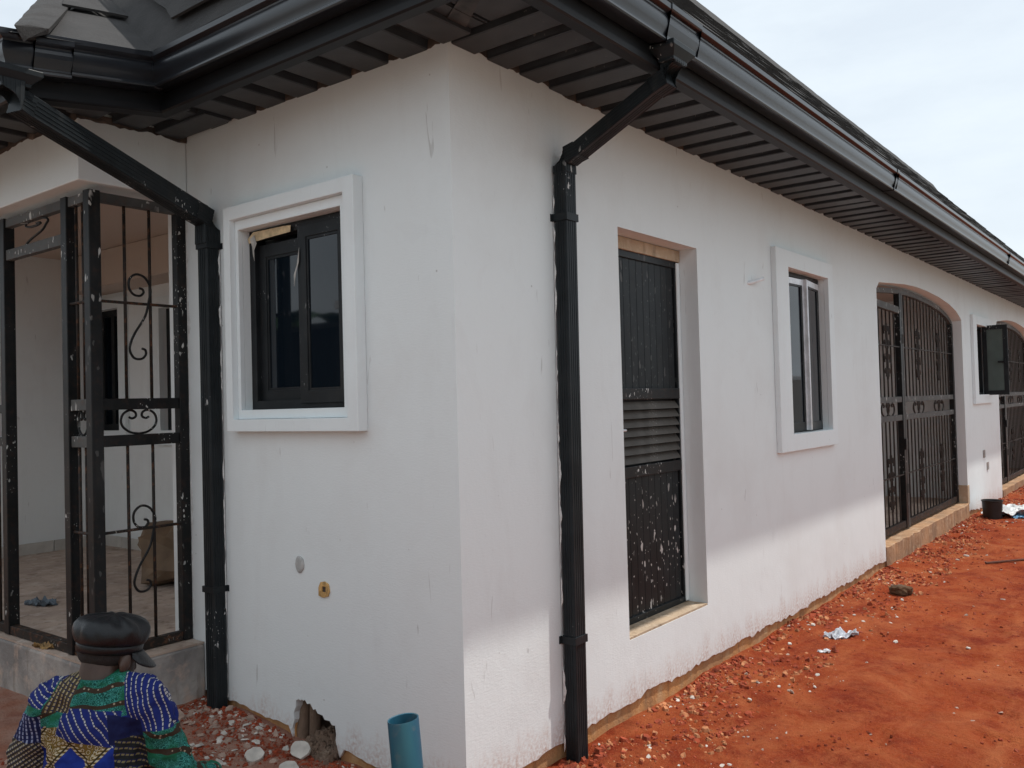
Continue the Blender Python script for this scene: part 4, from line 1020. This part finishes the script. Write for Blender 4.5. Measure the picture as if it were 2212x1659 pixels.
hy = -0.45    # head turned to the right
Rh = Matrix.Rotation(hy, 3, 'Z') @ Matrix.Rotation(-.42, 3, 'X')
hc_ = Vector((.008, .105, Zl(.700)))
def hp(x, y, z): return hc_+Rh @ Vector((x, y, z))
b = MB()
ellip(b, hp(0, -.008, .028), (.094, .108, .098), Rh); ellip(b, hp(0, .028, -.045), (.074, .074, .074), Rh); ellip(b, hp(0, .055, -.088), (.030, .032, .025), Rh)
capsule(b, hp(0, .094, .01), hp(0, .112, -.028), .010, .017); capsule(b, hp(-.02, .088, -.062), hp(.02, .088, -.062), .009, .009)
capsule(b, hp(-.045, .078, .028), hp(-.015, .090, .026), .010, .010); capsule(b, hp(.015, .090, .026), hp(.045, .078, .028), .010, .010)
for sx_ in (-1, 1): ellip(b, hp(sx_*.098, -.012, -.026), (.012, .024, .036), Rh)
capsule(b, (-.01, .055, Zl(.60)), hp(0, -.022, -.045), .078, .070)
# torso, arms, hands
TORSO = [((0, -.01, Zl(.02)), (.165, .125, .14)), ((-.005, 0, Zl(.18)), (.155, .115, .15)), ((-.01, .02, Zl(.34)), (.165, .115, .16)), ((-.008, .035, Zl(.47)), (.175, .108, .13)), ((-.005, .045, Zl(.55)), (.150, .085, .080))]
def torso(m, g_=0):
    for c, rd in TORSO: ellip(m, c, (rd[0]+g_, rd[1]+g_, rd[2]+g_))
ARM = {-1: [(-.168, .045, Zl(.550)), (-.275, .05, Zl(.290)), (-.15, .27, Zl(.19))], 1: [(.148, .045, Zl(.560)), (.258, .065, Zl(.265)), (.32, .30, Zl(.185))]}
def arms(m, g_=0, upto=1.0):
    for sd_, (s0, e, w_) in ARM.items():
        s0, e, w_ = Vector(s0), Vector(e), Vector(w_)
        capsule(m, s0, e, .070+g_, .054+g_); capsule(m, e, e.lerp(w_, upto), .046+g_, (.046+(.030-.046)*upto)+g_)
torso(b, -.014); arms(b, -.006)
for sd_, (s0, e, w_) in ARM.items():
    e, w_ = Vector(e), Vector(w_); d = (w_-e).normalized(); sidev = d.cross(Vector((0, 0, 1))).normalized(); dn = Vector((0, 0, -1))
    palm = w_+d*.055; ellip(b, palm, (.042, .048, .018), d.to_track_quat('Y', 'Z').to_matrix())
    for i, (off, ln) in enumerate(((-.030, .058), (-.010, .068), (.011, .064), (.030, .050))):
        a0 = palm+d*.035+sidev*off; a1 = a0+d*ln*.55+dn*.012; a2 = a1+d*ln*.28+dn*.030
        capsule(b, a0, a1, .0090, .0082, 8); capsule(b, a1, a2, .0082, .0070, 8)
    t0 = w_+d*.035-sidev*.034*sd_; t1 = t0-sidev*.022*sd_+d*.030+dn*.008; capsule(b, t0, t1, .011, .0095, 8); capsule(b, t1, t1+d*.026+dn*.010, .0095, .008, 8)
# legs drawn up, feet flat
LEG = {-1: [(-.095, .03, Zl(.0)), (-.14, .44, Zl(.10)), (-.08, .80, Zl(-.05))], 1: [(.095, .03, Zl(.0)), (.10, .45, Zl(.10)), (.06, .82, Zl(-.05))]}
def legs(m, g_=0):
    for h0, k0, a0 in LEG.values(): capsule(m, h0, k0, .085+g_, .060+g_); capsule(m, k0, a0, .056+g_, .040+g_)
legs(b, -.008)
for h0, k0, a0 in LEG.values():
    a0 = Vector(a0); capsule(b, a0+Vector((0, -.03, -.04)), a0+Vector((0, .16, -.05)), .034, .026)
body = pobj("body", b, M_skin, person, .0075, 4)
# hair seen under the cap
b = MB(); ellip(b, hp(0, -.016, .030), (.097, .110, .094), Rh); ellip(b, hp(0, -.036, -.004), (.090, .080, .058), Rh)
hair = pobj("hair", b, M_hair, person, .008, 3)
# trousers
b = MB(); legs(b, .012); ellip(b, (0, .0, Zl(.0)), (.178, .14, .125)); pobj("trousers", b, simple("dark_trousers", (.012, .016, .04), .85, .3, 20, .2), person, .012, 5, (.07, .012))
# shirt
def shirt_mat():
    m, nt, bs = new_mat("wax_print_shirt"); N = NT(nt)
    t = N.n("ShaderNodeTexCoord"); sp = N.n("ShaderNodeSeparateXYZ"); N.l(t.outputs["Object"], sp.inputs[0]); x, y, z = sp.outputs
    co = t.outputs["Object"]
    def lin(a, b_, c_): return N.math('ADD', N.math('ADD', N.math('MULTIPLY', x, a), N.math('MULTIPLY', z, b_)), c_)
    def pos(v): return N.math('GREATER_THAN', v, 0.)
    def AND(*ms):
        o = ms[0]
        for q in ms[1:]: o = N.math('MULTIPLY', o, q)
        return o
    BLUE = (.009, .018, .13); NAVY = (.006, .010, .055); WHITE = (.38, .38, .38); GOLD = (.15, .095, .02)
    def stripes(a, b_, period, base, dash, wd=.26):
        u_ = N.math('FRACT', N.math('DIVIDE', lin(a, b_, 5), period)); v_ = N.math('FRACT', N.math('DIVIDE', lin(-b_, a, 5), .013))
        d = AND(N.math('LESS_THAN', u_, wd), N.math('LESS_THAN', v_, .72)); e = N.math('LESS_THAN', N.math('ABSOLUTE', N.math('SUBTRACT', u_, wd/2)), wd*.85)
        c = N.mix(e, base, NAVY); return N.mix(d, c, dash)
    def teal():
        v1 = N.vor(co, 75); sc_ = N.math('FRACT', N.math('MULTIPLY', v1, 3.0)); c = N.mix(N.math('GREATER_THAN', sc_, .55), (.005, .065, .055), (.045, .24, .21))
        c = N.mix(N.rng(N.noise(co, 14, 3), .45, .6), c, (.008, .10, .050))
        w_ = N.n("ShaderNodeTexWave"); w_.wave_type = 'RINGS'; w_.rings_direction = 'Y'; w_.inputs["Scale"].default_value = 5.2; w_.inputs["Distortion"].default_value = 5; w_.inputs["Detail"].default_value = 1; w_.inputs["Detail Scale"].default_value = 1.2
        N.l(co, w_.inputs["Vector"]); br = N.math('GREATER_THAN', w_.outputs[1], .86); dots = N.math('LESS_THAN', N.vor(co, 60), .22)
        return N.mix(br, c, N.mix(dots, (.035, .022, .014), (.30, .24, .17)))
    def diamonds():
        s_ = .10; k = .7071/s_
        u_ = lin(k, k, 10.263); v_ = lin(k, -k, 11.616); fu = N.math('FRACT', u_); fv = N.math('FRACT', v_)
        ch = N.math('MODULO', N.math('ADD', N.math('FLOOR', u_), N.math('FLOOR', v_)), 2.0)
        sw = N.math('FRACT', N.math('MULTIPLY', N.vor(co, 62), 2.2)); gold = N.mix(N.math('GREATER_THAN', sw, .74), GOLD, (.42, .36, .25)); gold = N.mix(N.math('LESS_THAN', sw, .14), gold, (.03, .02, .008))
        c = N.mix(N.math('GREATER_THAN', ch, .5), (.009, .026, .20), gold)
        e = N.math('MAXIMUM', N.math('LESS_THAN', fu, .20), N.math('LESS_THAN', fv, .20)); dsh = N.math('GREATER_THAN', N.math('FRACT', N.math('MULTIPLY', lin(0, 1, 3), 95)), .5)
        lat = N.mix(dsh, (.12, .075, .015), (.46, .40, .28)); mid_ = N.math('MAXIMUM', N.math('LESS_THAN', N.math('ABSOLUTE', N.math('SUBTRACT', fu, .10)), .03), N.math('LESS_THAN', N.math('ABSOLUTE', N.math('SUBTRACT', fv, .10)), .03))
        return N.mix(e, c, N.mix(mid_, lat, (.03, .022, .01)))
    c = teal()                                                            # ground pattern
    dm = diamonds()
    zz = lambda v: K+v
    # lower back: diamonds
    c = N.mix(AND(pos(lin(.12, -1, zz(.515))), pos(lin(1, .10, .185)), pos(lin(-1, .15, .03))), c, dm)
    # middle band of dashed blue stripes
    c = N.mix(AND(pos(lin(-.10, -1, zz(.555))), pos(lin(.22, 1, -zz(.452)+.0)), pos(lin(1, -.25, .26)), pos(lin(-1, .05, .075))), c, stripes(1, .75, .026, BLUE, WHITE, .19))
    # gold and dark stripes down the left shoulder blade
    c = N.mix(AND(pos(lin(1, -.45, .47)), pos(lin(-1, .25, -.24)), pos(lin(0, 1, -zz(.545)))), c, stripes(1, -.35, .016, (.05, .035, .018), (.30, .24, .13), .4))
    # blue stripes on the left shoulder
    c = N.mix(AND(pos(lin(-1, .45, -.475)), pos(lin(.15, 1, -zz(.535)))), c, stripes(.5, 1, .017, BLUE, WHITE, .22))
    # left sleeve
    c = N.mix(AND(pos(lin(-1, .05, -.205)), pos(lin(0, -1, zz(.535)))), c, stripes(1, .06, .017, NAVY, (.22, .25, .38), .35))
    c = N.mix(AND(pos(lin(-1, .05, -.205)), pos(lin(-.1, -1, zz(.42)))), c, stripes(.6, -1, .016, (.035, .028, .018), (.30, .27, .19), .4))
    # right shoulder stripes and dark panel
    c = N.mix(AND(pos(lin(1, .22, -.272)), pos(lin(0, 1, -zz(.47)))), c, stripes(1, .28, .017, BLUE, WHITE, .20))
    c = N.mix(AND(pos(lin(1, .10, -.135)), pos(lin(-1, -.12, .245)), pos(lin(-.3, -1, zz(.56))), pos(lin(0, 1, -zz(.44)))), c, NAVY)
    c = N.mix(AND(pos(lin(1, .02, -.105)), pos(lin(-1, -.05, .205)), pos(lin(0, -1, zz(.455)))), c, stripes(.4, 1, .020, (.012, .014, .016), (.16, .14, .07), .3))
    N.l(c, bs.inputs["Base Color"]); bs.inputs["Roughness"].default_value = .8; bs.inputs["Specular IOR Level"].default_value = .2
    N.bump(N.noise(co, 14, 4), bs, .35, .02); return m
b = MB(); torso(b, .008); arms(b, .014, .72)
for sd_ in (-1, 1): capsule(b, (sd_*.06, .045, Zl(.60)), (sd_*.165-.008, .045, Zl(.553)), .062, .078)
ellip(b, (-.085, .045, Zl(.588)), (.11, .07, .052)); ellip(b, (.07, .045, Zl(.595)), (.10, .07, .050))
M_shirt = shirt_mat(); shirt = pobj("shirt", b, M_shirt, person, .008, 7, (.075, .036))
b = MB(); R = []
for k in range(3):
    R.append([Vector((.0+(.080+.004*k)*math.cos(6.2832*i/22), .058+(.074+.004*k)*math.sin(6.2832*i/22), Zl(.612)+.016*k)) for i in range(22)])
R2 = [[p+Vector(((p.x-.0)*-.12, (p.y-.058)*-.12, 0)) for p in R[2]]]+[[p+Vector(((p.x-.0)*-.16, (p.y-.058)*-.16, 0)) for p in R[0]]]
b.loft(R+R2, cap=False); pobj("collar", b, M_shirt, shirt)
tx2 = bpy.data.textures.new("crease", 'MUSGRAVE' if False else 'CLOUDS'); tx2.noise_scale = .035; tx2.noise_depth = 1
md = shirt.modifiers.new("crease", 'DISPLACE'); md.texture = tx2; md.strength = .016; md.mid_level = .5; md.texture_coords = 'LOCAL'
# leather cap
def leather():
    m, nt, bs = new_mat("black_leather"); N = NT(nt); co = N.coord()
    bs.inputs["Base Color"].default_value = (.007, .008, .010, 1); bs.inputs["Roughness"].default_value = .40; bs.inputs["Specular IOR Level"].default_value = .35
    N.bump(N.math('ADD', N.noise(co, 22, 5, .6), N.math('MULTIPLY', N.vor(co, 160), .25)), bs, .35, .006); return m
M_leather = leather()
RC = Matrix.Rotation(hy-.22, 3, 'Z') @ Matrix.Rotation(-.16, 3, 'X') @ Matrix.Rotation(.05, 3, 'Y'); cc_ = Vector((.008, .098, Zl(.724)))
def cring(rx, z, amp, seed, n=72):
    out = []
    for i in range(n):
        a = 6.2832*i/n; w_ = 1+amp*(.6*fn(math.cos(a)*2.2+seed, math.sin(a)*2.2+seed)+.7*abs(fn(math.cos(a)*4+seed*2, math.sin(a)*4)))
        out.append(cc_+RC @ Vector((.92*rx*math.cos(a)*w_, .92*rx*1.10*math.sin(a)*w_, z*.96+.010*amp*8*fn(math.cos(a)*3, math.sin(a)*3+seed)*.6)))
    return out
b = MB(); prof = [(.114, .023, .0), (.119, .027, .04), (.124, .039, .09), (.127, .052, .13), (.126, .068, .17), (.121, .084, .19), (.110, .098, .20), (.092, .109, .20), (.066, .117, .17), (.034, .121, .10), (.004, .121, 0)]
b.loft([cring(rx, z, a, 1.3+j*.13) for j, (rx, z, a) in enumerate(prof)]); cap = pobj("cap", b, M_leather, person)
b = MB(); b.loft([cring(rx, z, 0, 0) for rx, z in ((.106, -.008), (.1095, -.008), (.1115, .010), (.113, .026), (.106, .026))], cap=False); pobj("cap_band", b, M_leather, cap)
b = MB(); R = []
for j in range(7):
    t = j/6; row = []
    for i in range(21):
        a = math.pi*(.5+(i/20-.5)*.80); e = math.cos((i/20-.5)*math.pi)**.6; rr_ = .101+.056*t*e
        row.append(cc_+RC @ Vector((rr_*math.cos(a)*1.02, rr_*1.10*math.sin(a), -.002-.060*(t*e)-.018*abs(i/20-.5)*2*t)))
    R.append(row)
b.loft(R, cap=False, closed=False); pk = pobj("cap_peak", b, M_leather, cap); md = pk.modifiers.new("s", 'SOLIDIFY'); md.thickness = .005

# ------------------------------------------------------------------ yard behind the camera (seen in the window panes)
M_cw = wall_mat("yard_wall_paint", (.42, .41, .39), 1.0)
def yard_wall(name, x0, x1, y0, y1, h, label):
    m = MB(); m.box(x0, x1, y0, y1, -.4, h); o = m.build(name, M_cw, None); tag(o, label, "wall")
    m = MB(); m.box(x0-.04, x1+.04, y0-.04, y1+.04, h+.002, h+.12); m.build("coping", M_trim, o); return o
yard_wall("yard_wall", -22, -11.02, -6.6, -6.4, 2.45, "grey yard wall with pale coping left of the yard gate, mirrored in the window")
yard_wall("yard_wall", -7.58, 9.4, -6.6, -6.4, 2.45, "grey yard wall running behind the viewer, right of the yard gate")
yard_wall("yard_wall", 9.2, 9.4, -6.35, 30, 2.05, "long grey yard wall facing the sunny side of the house")
for xx, lb in ((-10.8, "left"), (-7.8, "right")):
    m = MB(); m.box(xx-.2, xx+.2, -6.72, -6.3, -.4, 3.1); o = m.build("gate_pillar", M_cw, None); tag(o, "%s pillar of the corrugated yard gate, mirrored in the window" % lb, "pillar")
    m = MB(); m.box(xx-.27, xx+.27, -6.79, -6.23, 3.102, 3.23); m.build("coping", M_trim, o)
yg = empty("yard_gate", (-9.3, -6.5, -.1), "black corrugated metal yard gate mirrored in the left window", "gate")
m = MB(); pts = []; n = 28
for i in range(n):
    a = -10.58+2.56*i/n; pts += [(a, -6.50), (a+.03, -6.50), (a+.045, -6.46), (a+.075, -6.46)]
pts += [(-8.02, -6.50), (-8.02, -6.53), (-10.58, -6.53)]
m.loft([[(p[0], p[1], z) for p in pts] for z in (-.05, 2.95)]); m.build("corrugated_sheet", M_fascia, yg)
for z in (.1, 1.5, 2.85):
    m = MB(); m.box(-10.58, -8.02, -6.455, -6.42, z, z+.06); m.build("rail", M_fascia, yg)
M_leaf = simple("banana_leaf", (.035, .085, .018), .5, .4, 4, .1); M_stem = simple("banana_stem", (.10, .11, .05), .7, .3, 8)
def banana(x, y, h, seed, label):
    rnd = random.Random(seed); o = empty("banana_plant", (x, y, -.15), label, "plant", "banana plants beyond the yard wall")
    m = MB(); m.tube([(x, y, -.15), (x+.05, y, h*.5), (x, y, h)], [.14, .11, .07], 10); m.build("trunk", M_stem, o, smooth=True)
    for k in range(9):
        a = 6.283*k/9+rnd.uniform(-.3, .3); L = rnd.uniform(1.3, 1.9); el = rnd.uniform(.5, 1.2); R = []; m = MB()
        for i in range(13):
            t = i/12; rr_ = L*t*math.cos(el*(1-.3*t)); zz_ = h-.1+L*t*math.sin(el)-1.1*L*t*t*.7; wd = .30*math.sin(math.pi*min(1, .06+t*.94))**.6*(1-.2*t)
            c = Vector((x+rr_*math.cos(a), y+rr_*math.sin(a), zz_)); sdv = Vector((-math.sin(a), math.cos(a), 0))
            R.append([c-sdv*wd+Vector((0, 0, .10*wd+.03*rnd.random())), c, c+sdv*wd+Vector((0, 0, .10*wd+.03*rnd.random())), c-Vector((0, 0, .02))])
        m.loft(R); m.build("leaf", M_leaf, o)
banana(-12.6, -8.6, 3.2, 1, "tall banana plant behind the yard wall left of the gate"); banana(-10.0, -8.2, 2.9, 2, "shorter banana plant behind the corrugated yard gate"); banana(-14.4, -8.2, 2.2, 3, "outermost banana plant, farthest left behind the yard wall")
